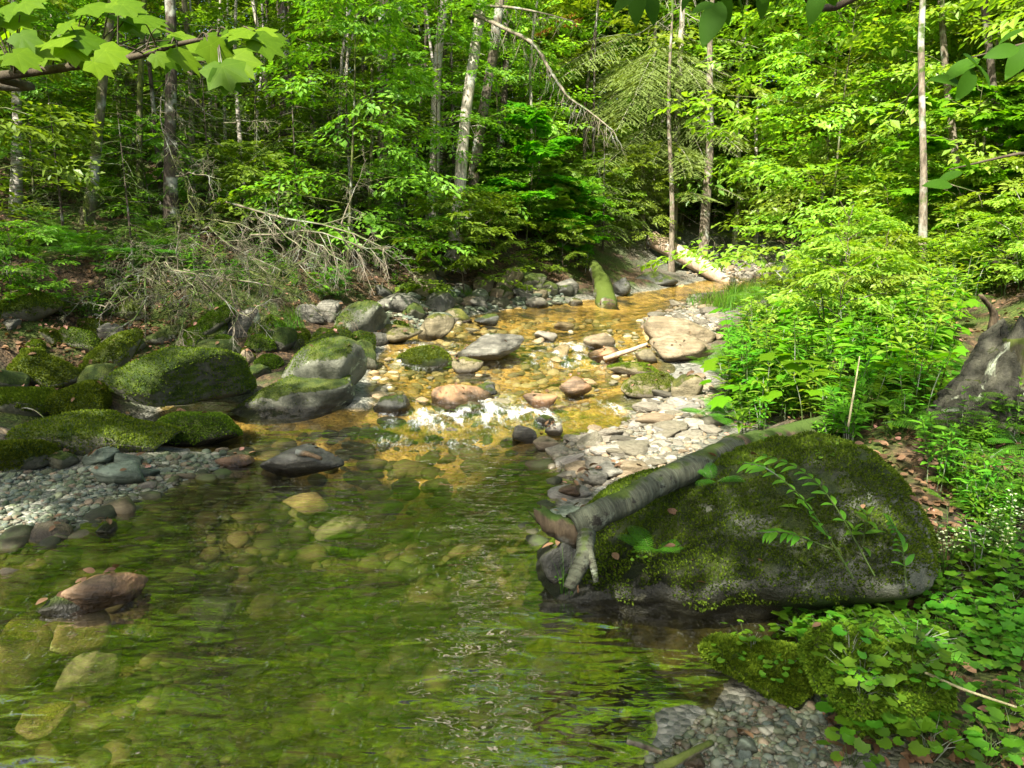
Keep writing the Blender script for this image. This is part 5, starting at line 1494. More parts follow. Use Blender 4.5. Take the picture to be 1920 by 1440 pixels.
pos = np.stack([at(u, v, d) for (u, v, w, a), d in zip(ML, dpt)]); ar = np.radians([a for *_, a in ML])
fwd = np.stack([np.cos(ar), g.uniform(-.5, .2, n), -np.sin(ar) * .55 - .12], -1)
nrm = np.stack([g.normal(0, .25, n), -.62 + g.normal(0, .22, n), np.ones(n)], -1)
sz = np.array([w for _, _, w, _ in ML]) / FPX * dpt * .74
mb = MB(); put_leaves(mb, pos - fwd / np.linalg.norm(fwd, axis=1)[:, None] * (sz * .5)[:, None] - maple_b, fwd, nrm, sz, 'maple')
tb = MB()
br = curve([maple_b + [0, 0, 2.4], at(-160, 150, 2.1), at(0, 142, 2.1), at(180, 118, 2.1), at(262, 104, 2.05), at(330, 84, 2.0), at(400, 70, 2.0), at(470, 62, 2.0)], 40)
add_tube(tb, br - maple_b, np.linspace(.016, .0025, 40), 6)
for p, f, s in zip(pos, fwd, sz):
    e = p - f / np.linalg.norm(f) * s * .5; j_ = np.argmin(np.linalg.norm(br[12:] - e, axis=1)) + 12; j_ = max(12, j_ - 2)
    add_tube(tb, curve([br[j_], (br[j_] + e) / 2 + [0, 0, .015], e], 5) - maple_b, np.linspace(.0028, .0012, 5), 4, cap=False)
lb = tb.build('low_branch', M['twig'], maple_t); mb.build('foliage', M['leaf_veined'], lb, smooth=True, attr='vein')

# beech leaves darkened as if backlit, at the top edge and beside the spotted trunks
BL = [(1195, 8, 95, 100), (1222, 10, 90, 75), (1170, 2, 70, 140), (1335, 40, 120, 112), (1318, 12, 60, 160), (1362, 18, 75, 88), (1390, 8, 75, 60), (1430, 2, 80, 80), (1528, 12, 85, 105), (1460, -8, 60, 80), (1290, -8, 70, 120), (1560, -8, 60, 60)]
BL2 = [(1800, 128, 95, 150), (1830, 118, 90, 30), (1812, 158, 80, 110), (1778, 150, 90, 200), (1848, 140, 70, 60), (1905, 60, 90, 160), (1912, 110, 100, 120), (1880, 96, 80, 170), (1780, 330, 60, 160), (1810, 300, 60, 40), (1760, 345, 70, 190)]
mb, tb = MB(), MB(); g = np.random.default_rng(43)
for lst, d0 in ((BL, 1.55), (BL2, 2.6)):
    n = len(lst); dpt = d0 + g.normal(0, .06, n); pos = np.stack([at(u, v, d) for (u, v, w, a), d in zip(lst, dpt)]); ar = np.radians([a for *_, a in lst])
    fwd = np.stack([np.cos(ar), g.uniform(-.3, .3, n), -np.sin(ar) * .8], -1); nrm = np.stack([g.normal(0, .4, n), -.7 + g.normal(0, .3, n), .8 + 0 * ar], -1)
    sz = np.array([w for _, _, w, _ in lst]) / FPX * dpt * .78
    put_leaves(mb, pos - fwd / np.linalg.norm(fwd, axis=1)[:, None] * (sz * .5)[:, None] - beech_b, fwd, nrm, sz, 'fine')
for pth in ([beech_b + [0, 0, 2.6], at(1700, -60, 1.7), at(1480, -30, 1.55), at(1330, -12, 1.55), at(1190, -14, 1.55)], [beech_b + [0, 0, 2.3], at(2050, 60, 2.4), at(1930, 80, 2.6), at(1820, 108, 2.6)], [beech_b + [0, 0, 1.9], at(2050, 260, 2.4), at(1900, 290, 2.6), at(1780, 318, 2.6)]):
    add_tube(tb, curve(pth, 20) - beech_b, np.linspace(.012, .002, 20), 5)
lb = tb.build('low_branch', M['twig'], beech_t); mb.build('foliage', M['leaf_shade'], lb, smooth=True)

# ------------------------------------------------------------------ logs, stumps, sticks
# birch log over the boulder
b = at(1085, 985, 3.15); t = empty('birch_log', b, 'silvery birch log resting on the mossy boulder with its broken forked end over the water', 'log')
P = curve([at(1072, 988, 3.12), at(1130, 962, 3.16), at(1200, 925, 3.30), at(1270, 890, 3.47), at(1345, 855, 3.72), at(1378, 841, 3.88)], 40) - b
rr = np.interp(np.linspace(0, 1, 40), [0, .05, .2, .5, 1], [.060, .066, .064, .066, .070])
def ringed(P, rr, sides, name):
    m_ = MB(); V, F, C = tube(P, rr, sides, True, .05); al = np.repeat(np.concatenate([[0], np.cumsum(np.linalg.norm(np.diff(P, axis=0), axis=1))]), sides); al = np.concatenate([al, [al[-1], al[0]]])
    V = V + (V - P[np.clip(np.arange(len(V)) // sides, 0, len(P) - 1)]) * (.11 * fbm(V * 11, 4) + .10 * np.clip(fbm(V * 5 + 9, 2) - .5, 0, 1))[:, None]
    m_.add(V, F, 0, al); m_.f.append((C, 0)); return m_.build(name, M['ring_bark'], t, attr='along')


ringed(P, rr * .87, 20, 'log_body')
ringed(curve([at(1098, 1000, 3.10), at(1096, 1035, 3.04), at(1082, 1072, 3.0), at(1066, 1104, 2.98)], 16) - b, np.linspace(.040, .023, 16), 14, 'broken_branch')
ringed(curve([at(1103, 1025, 3.03), at(1112, 1060, 3.0), at(1118, 1091, 2.99)], 8) - b, np.linspace(.016, .011, 8), 10, 'branch_stub')
g = np.random.default_rng(17); P = curve([at(1085, 1003, 3.14), at(1052, 992, 3.12), at(1026, 976, 3.1), at(1004, 955, 3.1)], 14) - b
V, F, C = tube(P, np.array([.056, .055, .054, .052, .050, .048, .046, .044, .041, .038, .035, .033, .030, .026]), 16, True, .10)
ax = (P[-1] - P[-3]) / np.linalg.norm(P[-1] - P[-3]); V[13 * 16:14 * 16] += ax * g.normal(0, .012, 16)[:, None]; V[12 * 16:13 * 16] += ax * g.normal(0, .012, 16)[:, None]; V[-2] -= ax * .05
V = V + (V - P[np.clip(np.arange(len(V)) // 16, 0, 13)]) * (.18 * fbm(V * [40, 40, 9], 3))[:, None]
mb = MB(); mb.add(V, F); mb.f.append((C, 0))
mb.build('splintered_end', M['wood_rot'], t)

# rotten log behind
b = at(1400, 850, 4.3); t = empty('rotten_log', b, 'crumbling brown log lying behind the mossy boulder below the herbs', 'log')
P = curve([at(1372, 846, 4.05), at(1410, 838, 4.3), at(1470, 822, 4.75), at(1600, 785, 5.2)], 16) - b
mb = MB(); add_tube(mb, P, np.linspace(.085, .075, 16), 14, 0, wob=.10); mb.build('log_body', M['wood_rot'], t)
V, F = rock_shape(71, 3, 10, 9, .1); mb = MB(); mb.add(V * [.03, .06, .075] + P[0] , F); mb.build('broken_end', M['wood_cut'], t)

# pale fallen log at the bend
p0 = g1(1366, 532); p1 = at(1222, 448, topx(p0)[2] + 1.3); b = p0
t = empty('fallen_log', b, 'thick barkless tan log sloping from the far bank to the white gravel bar', 'log')
P = curve([p0 + [.25, -.1, -.12], p0 * .6 + p1 * .4 + [0, 0, .04], p1], 22) - b
mb = MB(); add_tube(mb, P, np.linspace(.15, .19, 22), 14, 0, wob=.07); mb.build('log_body', M['wood_tan'], t)
mb = MB()
for k_ in range(9):
    g = np.random.default_rng(k_); twig_tree(mb, P[4 + 2 * k_ % 17], np.array([g.normal(0, .5), g.normal(0, .4), g.uniform(-.2, .7)]) * .6, .02, g, 1, 0, 4)
mb.build('broken_branch', M['twig_dead'], t)
# mossy leaning trunk
p0 = plane(1140, 566, .42); t = empty('mossy_log', p0, 'mossy log standing slantwise in the water at the foot of the far bank', 'log')
P = curve([p0 + [0, 0, -.15], at(1128, 530, topx(p0)[2] + .6), at(1112, 498, topx(p0)[2] + 1.6)], 14) - p0
mb = MB(); add_tube(mb, P, np.linspace(.19, .10, 14), 12, 0, wob=.16); mb.build('log_body', M['log_moss'], t)
mb = MB(); V, F = rock_shape(72, 3, 10, 9, .05); mb.add(V * [.14, .05, .13] + P[1] + [0, -.12, .05], F); mb.build('cut_end', M['wood_rot'], t)

# bare stick beside the tan slab and other loose sticks
def stick(label, pts, r, mat, name='stick'):
    Q = curve([at(u, v, d) for u, v, d in pts], 14); b = Q[0].copy(); mb = MB(); add_tube(mb, Q - b, np.linspace(r, r * .55, 14), 7, wob=.12)
    return tag(mb.build(name, M[mat], None, True, b), label, 'stick')


def gd(u, v, up=0.0): return (u, v, float(topx(g1(u, v))[2]) - up)


stick('bleached bare stick propped against the tan boulder', [(1132, 672, 8.35), (1172, 660, 8.3), (1214, 645, 8.35)], .035, 'wood_tan')
stick('dry straw coloured stalk lying across the small leaves', [(1598, 1222, 2.55), (1700, 1248, 2.42), (1800, 1290, 2.28), (1906, 1326, 2.15)], .006, 'straw', 'dry_stalk')
stick('thin pale upright stalk in the bright herbs', [(1590, 800, 4.0), (1602, 730, 4.0), (1612, 668, 4.05)], .006, 'straw', 'dry_stalk')
stick('dark wet stick at the edge of the sandstone slab', [(1176, 1386, 2.15), (1210, 1398, 2.14), (1242, 1412, 2.12)], .014, 'wood_rot')
stick('mossy stick in the bottom edge gravel', [(1230, 1446, 2.06), (1280, 1420, 2.1), (1335, 1392, 2.16)], .016, 'bark_moss')
stick('reddish broken stick lying on the grooved rock', [(556, 848, 5.1), (580, 852, 5.08), (603, 860, 5.05)], .022, 'wood_cut')
stick('pale thin root arching over the striped boulder', [(-20, 800, 5.9), (30, 768, 5.85), (62, 768, 5.8), (86, 786, 5.7)], .008, 'twig_dead', 'root')

# weathered birch stump on the fern bank
b = g1(1850, 770); d0 = topx(b)[2]; V, F = ico(6)
t = empty('birch_stump', b, 'weathered birch stump with curling silver bark and a dark prong on the fern bank', 'stump')
w = 82 * d0 / FPX; hgt = 190 * d0 / FPX
q = (V[:, 2] + 1) / 2; az = np.arctan2(V[:, 1], V[:, 0]); sc = np.interp(q, [0, .15, .5, .85, 1], [1.25, 1.15, .85, .60, .30])
fl = 1 + .14 * np.sin(az * 4 + 1) + .30 * (np.abs(fbm(np.c_[np.cos(az) * 2.6, np.sin(az) * 2.6, q * .9] + 3, 4)) - .25) + .06 * fbm(V * 9, 4)
W_ = np.stack([np.cos(az) * w * sc * fl - .10 * w + .55 * w * q, np.sin(az) * w * .8 * sc * fl, q * hgt * (1.0 + .10 * np.sin(az * 3 + .5) * (q > .5)) - .1], -1)
W_[:, 2] += np.where(q > .6, .12 * hgt * fbm(np.c_[np.cos(az) * 2, np.sin(az) * 2, 0 * az], 3) * (q - .6), 0)
_bs = MB().add(W_, F).build('bark_shell', M['stump_bark'], t)
mb = MB(); q0 = at(1864, 592, d0 + .1) - b; q1 = at(1838, 552, d0) - b
add_tube(mb, curve([q0 - [0, 0, .1], q0, (q0 + q1) / 2 + [.008, 0, 0], q1], 8), np.linspace(.028, .012, 8), 8, wob=.25); mb.build('prong', M['wood_rot'], t)
tag(None, None) if False else None
b = g1(1915, 775); d1 = topx(b)[2]; w = 40 * d1 / FPX
mb = MB(); add_tube(mb, curve([(0, 0, -.2), (.02, 0, .2), (-.02, .02, 145 * d1 / FPX)], 12), np.linspace(w * 1.3, w * .9, 12), 14, wob=.10)
tag(mb.build('mossy_stump', M['bark_moss'], None, True, b), 'upright mossy stump at the picture edge beside the birch stump', 'stump')

# ------------------------------------------------------------------ dead spruce branches in the tangle on the mossy bank
DB = [(392, 382, 10.2, 735, 446, 8.8, .030, 'long grey dead spruce branch reaching flat towards the brown trunk'),
      (470, 440, 9.6, 728, 464, 8.5, .022, 'forked bleached spruce branch under the long grey one'),
      (335, 440, 9.0, 245, 610, 7.2, .026, 'dead spruce branch drooping steeply towards the flat slab'),
      (300, 495, 8.6, 470, 590, 7.2, .022, 'dead spruce branch bending over the mossy slanting slab'),
      (345, 505, 8.3, 604, 575, 7.5, .018, 'thin dead spruce branch with a pale fan of twigs at its tip'),
      (290, 515, 8.2, 110, 600, 7.2, .020, 'dead spruce branch trailing down to the tilted narrow stone'),
      (320, 470, 8.7, 190, 575, 7.2, .022, None), (360, 545, 7.9, 325, 660, 6.9, .014, None), (400, 470, 9.0, 300, 600, 7.4, .018, None),
      (250, 470, 9.0, 380, 560, 7.6, .018, None), (420, 520, 8.4, 300, 560, 7.4, .018, None), (200, 500, 8.6, 340, 555, 7.6, .016, None), (380, 430, 9.6, 520, 500, 8.4, .020, None), (560, 440, 9.2, 660, 500, 8.4, .016, None),
      (640, 420, 9.4, 690, 290, 9.2, .014, 'pale dead sapling leaning upright over the spruce tangle'), (600, 480, 8.8, 480, 400, 9.4, .016, None), (320, 130, 9.8, 330, 330, 9.2, .014, 'dead twigs hanging like a curtain on the dark spruce'), (300, 250, 9.6, 370, 400, 9.0, .014, None), (420, 230, 9.8, 500, 225, 9.2, .010, None), (330, 330, 9.4, 420, 330, 8.8, .014, None)]
_g = np.random.default_rng(7)
for _ in range(16):
    u0, v0 = _g.uniform(180, 640), _g.uniform(400, 520); d0_ = 9.6 - (v0 - 400) * .012
    DB.append((u0, v0, d0_, u0 + _g.uniform(-130, 130), v0 + _g.uniform(20, 110), d0_ - _g.uniform(.4, 1.4), _g.uniform(.009, .016), None))
for i_, (u0, v0, d0, u1, v1, d1, r, lab) in enumerate(DB):
    g = np.random.default_rng(500 + i_); p0, p1 = at(u0, v0, d0), at(u1, v1, d1); L = np.linalg.norm(p1 - p0)
    mb = MB(); twig_tree(mb, np.zeros(3), p1 - p0 + [0, 0, .12 * L], r * .75, g, 3, 0, 10, .14)
    o = mb.build('dead_branch', M['twig_dead'] if (i_ % 3 != 2 or lab) else M['bark_moss'], None, True, p0)
    tag(o, lab or 'bare dead spruce branch somewhere in the grey tangle above the mossy stones', 'branch', None if lab else 'dead spruce branches in the tangle')

# ------------------------------------------------------------------ herbs, ferns, small plants
HERB = [herb_mesh(600 + i_, [.42, .34, .50, .38][i_], [6, 6, 7, 5][i_], [.115, .095, .12, .13][i_], [4, 4, 4, 4][i_], name='leafy_herb') for i_ in range(4)]
HERBS = [herb_mesh(610 + i_, .40, 6, .12, 5, name='leafy_herb', mat='leaf_sun') for i_ in range(2)]
SEED = [rosette_mesh(620 + i_, 9, .095, .34, shape='maple', name='seedling', mat='leaf_maple', rad=.22) for i_ in range(2)]
FERN = [fern_mesh(630 + i_, [7, 8, 6][i_], [.55, .62, .48][i_]) for i_ in range(3)]
COMP = [compound_mesh(640, 1.05, 5, .105), compound_mesh(641, .95, 4, .10, mat='leaf_beech'), compound_mesh(642, .8, 4, .085)]
ROS = [rosette_mesh(650 + i_, 20, .038, .11, name='foamflower', shape='lobe') for i_ in range(3)]
ROSF = [rosette_mesh(655 + i_, 14, .038, .11, spike=2, name='foamflower', shape='lobe') for i_ in range(2)]
RND = [rosette_mesh(660 + i_, 8, .042, .10, shape='round', name='violet_plant', mat='leaf_herb', rad=.08) for i_ in range(2)]
GRS = [grass_mesh(670, 80, .30), grass_mesh(671, 50, .22, .09), grass_mesh(672, 26, .42, .07)]


def put(me, name, p, sc, rz, label, cat, group=None, tilt=0.0):
    o = link(name, me, None, p); o.scale = (sc,) * 3; o.rotation_euler = (tilt, 0, rz)
    return tag(o, label, cat, group)


def field(n, poly, meshes, name, scr, label, cat, group, seed, sink=.01):
    g = np.random.default_rng(seed); P = in_quad(n, poly, g); G = ground(P[:, 0], P[:, 1])
    for p in G:
        put(meshes[int(g.integers(len(meshes)))], name, (p[0], p[1], p[2] - sink), g.uniform(*scr), g.uniform(0, 6.28), label, cat, group, g.normal(0, .08))


R_BACK = [(1440, 520), (1560, 480), (1920, 470), (1920, 560), (1800, 600), (1700, 640), (1420, 640)]
R_MID = [(1385, 610), (1700, 600), (1830, 560), (1760, 700), (1720, 800), (1400, 815), (1345, 760)]
R_FRONT = [(1380, 760), (1720, 740), (1720, 830), (1500, 850), (1360, 840)]
field(70, R_BACK, HERBS + HERB[:2], 'leafy_herb', (.9, 1.5), 'sunlit leafy herb in the far part of the bright bank', 'herb', 'herbs in the far part of the bright bank', 21)
field(85, R_MID, HERB + HERBS, 'leafy_herb', (.8, 1.3), 'leafy herb in the bright thicket beside the gravel bar', 'herb', 'herbs in the bright thicket', 22)
field(34, R_FRONT, HERB, 'leafy_herb', (.55, .95), 'green herb standing just behind the great boulder', 'herb', 'herbs behind the great boulder', 23)
field(44, R_MID, SEED, 'maple_seedling', (.7, 1.2), 'lobed leaf maple seedling among the bright herbs', 'seedling', 'maple seedlings among the herbs', 24)
field(26, R_BACK, FERN, 'fern', (.7, 1.1), 'fern with arching fronds on the far fern bank', 'fern', 'ferns on the far fern bank', 25)
field(12, [(1740, 800), (1920, 780), (1920, 960), (1780, 980)], FERN, 'fern', (.35, .6), 'small fern in the leaf litter below the birch stump', 'fern', 'small ferns in the leaf litter', 47)
field(60, [(1740, 830), (1920, 800), (1920, 1040), (1780, 1040)], HERB + RND, 'small_plant', (.35, .7), 'small green plant in the leaf litter below the birch stump', 'plant', 'small plants in the leaf litter', 46)
field(14, [(1700, 720), (1880, 690), (1900, 780), (1720, 840)], FERN, 'fern', (.5, .75), 'shaded fern in front of the birch stump', 'fern', 'ferns before the birch stump', 26)
field(10, [(1310, 640), (1380, 640), (1400, 780), (1320, 800)], FERN, 'fern', (.5, .7), 'pale fern leaning over the gravel bar', 'fern', 'ferns leaning over the gravel', 27)
for u, v, m, s, lab in ((1500, 600, 0, 1.0, 'arching shrub of pale feathered leaves above the grassy bank'), (1590, 560, 1, 1.0, 'feather leaved shrub second from the grassy bank'), (1440, 640, 2, .8, 'small feather leaved shrub nearest the stacked tan slabs'), (1660, 520, 0, 1.0, 'feather leaved shrub at the foot of the tall slender trunk'), (1545, 660, 2, 1.0, 'feather leaved shrub in the thick of the herbs')):
    put(COMP[m], 'feather_leaved_shrub', g1(u, v), s, u * .01, lab, 'shrub')
FG = [(1480, 1130), (1560, 1060), (1700, 1090), (1920, 1030), (1920, 1250), (1760, 1250), (1600, 1260), (1500, 1230)]
field(84, FG, ROS, 'foamflower_plant', (.65, 1.15), 'low plant of small lobed leaves in the shaded carpet beside the great boulder', 'plant', 'small lobed plants of the shaded carpet', 28)
field(16, [(1570, 1060), (1780, 1090), (1900, 1020), (1900, 1110), (1600, 1150)], ROSF, 'foamflower_plant', (.95, 1.25), 'lobed leaf plant with a spike of tiny white flowers beside the great boulder', 'flower', 'white flower spikes beside the boulder', 29)
field(22, [(1560, 1390), (1920, 1300), (1920, 1440), (1560, 1440)], RND, 'violet_plant', (.8, 1.3), 'round leaved plant in the bottom corner', 'plant', 'round leaved plants of the bottom corner', 30)
for u, v, m, s, lab in ((1578, 1160, 2, .92, 'upright herb with whorled leaves before the great boulder'), (1700, 1120, 0, .75, 'slim herb behind the white flower spikes'), (1850, 1080, 1, .9, 'herb among the small leaves below the leaf litter')):
    put(HERB[m], 'leafy_herb', g1(u, v), s, 1.0, lab, 'herb')
put(GRS[2], 'grass_tuft', g1(1690, 1120), .8, 0, 'few long grass blades before the great boulder', 'grass tuft')
put(GRS[2], 'grass_tuft', g1(1760, 1080), .8, 2, 'long grass blades at the end of the great boulder', 'grass tuft')
field(26, [(1295, 570), (1420, 535), (1450, 560), (1330, 590)], GRS[:2], 'grass_tuft', (.9, 1.4), 'tuft of bright grass on the little bank at the bend', 'grass tuft', 'grass tufts at the bend', 33)
field(7, [(520, 600), (560, 590), (560, 640), (520, 640)], GRS[:2], 'grass_tuft', (.7, 1.0), 'grass tuft behind the rounded grey green boulder', 'grass tuft', 'grass behind the rounded boulder', 34)
field(9, [(820, 560), (890, 550), (890, 580), (820, 585)], GRS[:2], 'grass_tuft', (.6, .9), 'grass tuft by the yellow moss hump', 'grass tuft', 'grass by the yellow moss hump', 35)
# arching plant that hangs across the great boulder
g = np.random.default_rng(88); mb = MB(); pos, fwd, nrm, sz = [], [], [], []
b = at(1600, 1085, 2.75)
for pth, nn in (([(1600, 1085, 2.75), (1550, 1000, 2.7), (1500, 930, 2.68), (1440, 880, 2.7), (1395, 868, 2.72)], 13), ([(1640, 1080, 2.8), (1560, 940, 2.85), (1500, 880, 2.9), (1420, 850, 2.95)], 12), ([(1560, 1030, 2.72), (1480, 1000, 2.7), (1425, 998, 2.7)], 7), ([(1700, 1100, 2.9), (1690, 1020, 2.9), (1665, 968, 2.9)], 7)):
    P = curve([at(*q) for q in pth], 14); add_tube(mb, P - b, np.linspace(.0035, .0015, 14), 4, 1, cap=False)
    T_ = np.gradient(P, axis=0)
    for k_ in range(nn):
        t_ = .30 + .70 * k_ / nn; j_ = min(13, int(t_ * 13)); d_ = T_[j_] / np.linalg.norm(T_[j_]); s_ = np.cross(d_, [0, 0, 1.]); s_ /= np.linalg.norm(s_)
        for sg in (1, -1):
            pos.append(P[j_]); fwd.append(d_ * .75 + s_ * sg + [0, 0, -.15]); nrm.append([g.normal(0, .2), g.normal(-.3, .2), 1]); sz.append(g.uniform(.055, .085))
put_leaves(mb, np.array(pos) - b, np.array(fwd), np.array(nrm), np.array(sz), 'lance')
tag(mb.build('arching_herb', [M['leaf_herb'], M['stem']], None, False, b), 'arching leafy stems hanging in front of the great mossy boulder', 'herb')

# plants of the shaded bank
L_FERN = [(0, 420), (150, 400), (330, 440), (300, 500), (0, 500)]
field(34, L_FERN, FERN, 'fern', (.6, 1.0), 'fern on the shaded slope below the birch trunk', 'fern', 'ferns on the shaded slope', 41)
field(16, [(480, 480), (720, 470), (800, 520), (640, 560), (560, 570)], HERB, 'leafy_herb', (.7, 1.2), 'small herb on the bank under the dead spruce branches', 'herb', 'herbs under the dead branches', 42)
field(26, [(760, 430), (1120, 420), (1120, 520), (960, 500), (820, 480)], HERB + SEED, 'leafy_herb', (.8, 1.3), 'leafy herb on the steep earth bank', 'herb', 'herbs on the earth bank', 43)
field(16, [(600, 420), (840, 400), (840, 460), (620, 480)], FERN, 'fern', (.7, 1.2), 'fern at the top of the earth bank', 'fern', 'ferns at the top of the earth bank', 44)
field(110, [(0, 480), (420, 440), (800, 470), (800, 540), (640, 560), (420, 600), (0, 640)], HERB + RND * 2 + FERN[2:], 'small_plant', (.45, .9), 'small green plant on the shaded mossy bank', 'plant', 'small plants of the shaded bank', 45)
for u, v, key, s, lab in ((985, 470, ('maple', 1), 1.0, 'big leaved maple sapling bright before the dark spruces'), (1040, 480, ('maple', 0), .75, 'maple sapling bending over the far water from the earth bank'), (930, 450, ('maple', 2), .6, 'little maple sapling at the edge of the earth bank'), (1080, 500, ('maple', 1), .55, 'low maple sapling beside the mossy log'),
                          (1690, 470, ('maple', 1), .9, 'maple sapling with broad leaves beside the tall slender trunk'), (1800, 480, ('maple', 1), .8, 'maple sapling at the foot of the crooked slender trunk'), (1640, 440, ('maple', 0), .8, 'maple sapling behind the feathered shrubs'), (1900, 470, ('maple', 1), .7, 'maple sapling at the picture edge on the fern bank'),
                          (120, 440, ('hemlock', 2), .55, 'little hemlock among the ferns of the shaded slope'), (400, 440, ('hemlock', 2), .7, 'hemlock sapling behind the spruce tangle'), (560, 430, ('hemlock', 2), .8, 'hemlock sapling with spreading boughs above the long dead branch'), (640, 420, ('hemlock', 0), .55, 'larger hemlock beside the brown peeling trunk'),
                          (250, 500, ('hemlock', 2), .5, 'low hemlock at the back of the spruce tangle'), (760, 430, ('hemlock', 2), .6, 'hemlock sapling at the edge before the paired trunks'), (1130, 470, ('hemlock', 2), .8, 'dark hemlock leaning over the mossy log'), (1210, 470, ('beech', 0), .5, 'pale beech sapling at the end of the fallen log'), (1010, 420, ('hemlock', 0), .8, 'dark spruce shape behind the bright maple sapling'), (1110, 430, ('hemlock', 1), .62, 'dark conifer under the dead limb'), (1400, 480, ('beech', 2), .5, 'beech sapling at the far gravel bar')):
    p = g1(u, v); plant(key, p[0], p[1], s, u * .013, lab, 'sapling', None, key[0] + '_sapling')
scatter(14, 8.5, 14, -33, -6, .9, [('shrub', 0)], (.6, 1.1), 'low leafy shrub in the shade of the mossy bank', 'shrub', 'shrubs of the mossy bank', 'shrub', 51, 1.6)
scatter(26, 7.0, 15, 14, 38, .9, [('shrub', 1), ('shrub', 0)], (.5, 1.0), 'low bright shrub on the fern bank', 'shrub', 'shrubs of the fern bank', 'shrub', 52, 1.6)
scatter(14, 12, 24, -12, 20, 1.0, [('shrub', 1), ('shrub', 0)], (.7, 1.3), 'low shrub on the slopes around the bend', 'shrub', 'shrubs around the bend', 'shrub', 53, .7)


def on_stone(o, n, g, nz=.55):
    me = o.data; V = np.empty(len(me.vertices) * 3, np.float32); me.vertices.foreach_get('co', V); N = np.empty(len(me.vertices) * 3, np.float32); me.vertices.foreach_get('normal', N)
    V = V.reshape(-1, 3); N = N.reshape(-1, 3); w = V + np.array(o.location); k = np.where((N[:, 2] > nz) & (w[:, 2] > wl(w[:, 1]) + .04))[0]
    if len(k) == 0: return np.zeros((0, 3))
    return w[g.choice(k, min(n, len(k)), replace=False)].astype(float)


g = np.random.default_rng(91); STONE_LEAF = []
cush = [o for o in COL.objects if o.get('label', '').startswith('thick cushion')][0]; low = [o for o in COL.objects if o.get('label', '').startswith('low moss covered stone between')][0]
for p in on_stone(cush, 16, g, .3): put((RND + ROS)[int(g.integers(5))], 'violet_plant', p - [0, 0, .02], g.uniform(.5, .95), g.uniform(0, 6.28), 'little green plant rooted on the shaggy moss cushion', 'plant', 'plants on the moss cushion', g.normal(0, .15))
for p in on_stone(low, 7, g, .5): put(RND[int(g.integers(2))], 'violet_plant', p - [0, 0, .02], g.uniform(.45, .75), g.uniform(0, 6.28), 'round leaved sprout rooted on the low moss stone by the cove', 'plant', 'sprouts on the low moss stone')
for p in on_stone(big, 9, g, .35): put((FERN[2:] + GRS[2:] + RND)[int(g.integers(4))], 'small_plant', p - [0, 0, .015], g.uniform(.3, .5), g.uniform(0, 6.28), 'small tuft growing out of the moss of the great boulder', 'plant', 'tufts on the great boulder')
for o in list(COL.objects):
    if o.get('category') in ('boulder', 'stone') and o.location.y < 10 and o.location.z > -.02:
        STONE_LEAF.append(on_stone(o, int(g.integers(2, 9)) + (16 if o is big else 0), g))
STONE_LEAF = np.concatenate(STONE_LEAF)

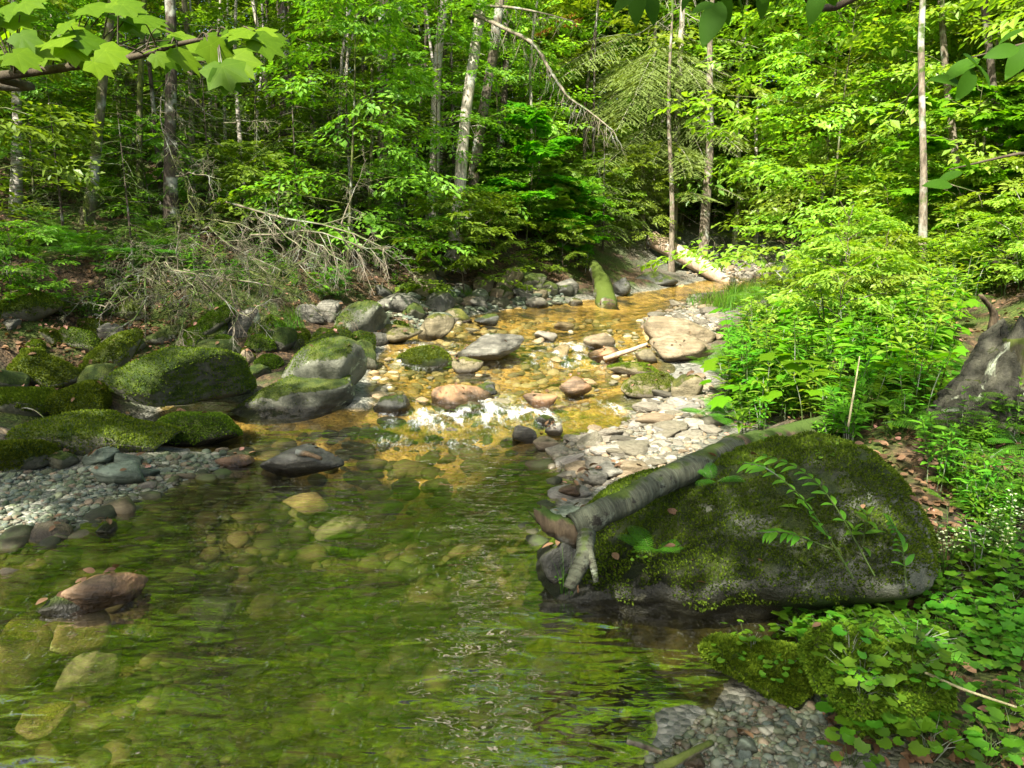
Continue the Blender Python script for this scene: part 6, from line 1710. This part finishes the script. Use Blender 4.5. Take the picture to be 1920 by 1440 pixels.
# fallen leaves on the forest floor, too many to count
g = np.random.default_rng(90)
P = np.concatenate([in_quad(2600, [(0, 400), (900, 400), (1120, 520), (860, 590), (640, 600), (420, 640), (0, 660)], g), in_quad(420, [(1500, 840), (1920, 800), (1920, 1050), (1760, 1060), (1700, 900)], g), in_quad(1200, [(1350, 540), (1920, 470), (1920, 840), (1350, 840)], g), in_quad(450, [(1480, 1150), (1920, 1060), (1920, 1440), (1560, 1440)], g), in_quad(500, [(100, 610), (330, 600), (330, 680), (100, 700)], g)])
G = ground(P[:, 0], P[:, 1]); n = len(G); a = g.uniform(0, 6.28, n)
k = poly_sd(G[:, 0], G[:, 1])[0] > .12; G, a = G[k], a[k]; G = np.concatenate([G, STONE_LEAF]); a = np.concatenate([a, g.uniform(0, 6.28, len(STONE_LEAF))]); n = len(G)
mb = MB(); put_leaves(mb, G + [0, 0, .012] + np.c_[0 * a, 0 * a, g.uniform(0, .02, n)], np.stack([np.cos(a), np.sin(a), g.normal(0, .35, n)], -1), np.stack([g.normal(0, .6, n), g.normal(0, .6, n), 1 + 0 * a], -1), g.uniform(.03, .065, n), 'fine')
tag(mb.build('leaf_litter', M['litter'], smooth=False), kind='stuff')
EXPO = 1.74
# ------------------------------------------------------------------ camera, light, sky
cam = bpy.data.cameras.new('camera'); co = bpy.data.objects.new('camera', cam); COL.objects.link(co)
co.location = (0, 0, H); co.rotation_euler = (math.radians(90) - PITCH, 0, 0)
cam.sensor_width = 36; cam.lens = 36 * FPX / 1920; cam.clip_start = .05; cam.clip_end = 500
scene.camera = co
su = bpy.data.lights.new('sun', 'SUN'); su.energy = 5.0; su.angle = math.radians(.5); su.color = (1, .95, .84)
so = bpy.data.objects.new('sun', su); COL.objects.link(so)
so.rotation_euler = Vector(TOSUN).to_track_quat('Z', 'Y').to_euler()
wd = bpy.data.worlds.new('World'); scene.world = wd; wd.use_nodes = True
nt = wd.node_tree; bg = nt.nodes['Background']
sk = nt.nodes.new('ShaderNodeTexSky'); sk.sky_type = 'NISHITA'; sk.sun_disc = False
sk.dust_density = 4.0; sk.ozone_density = 0.3; sk.air_density = 1.0
sk.sun_elevation = SUN_EL; sk.sun_rotation = SUN_AZ
nt.links.new(sk.outputs[0], bg.inputs[0]); bg.inputs[1].default_value = .115
scene.view_settings.view_transform = 'Standard'; scene.view_settings.look = 'None'
scene.view_settings.exposure = EXPO; scene.view_settings.gamma = 1.0
scene.render.engine = 'CYCLES'
cy = scene.cycles
cy.max_bounces = 8; cy.diffuse_bounces = 4; cy.glossy_bounces = 3; cy.transmission_bounces = 6; cy.transparent_max_bounces = 8
cy.caustics_reflective = False; cy.caustics_refractive = False
cy.sample_clamp_indirect = 6.0
cy.use_denoising = True
try:
    cy.denoiser = 'OPENIMAGEDENOISE'; cy.denoising_prefilter = 'ACCURATE'; cy.denoising_input_passes = 'RGB_ALBEDO_NORMAL'
except Exception: pass
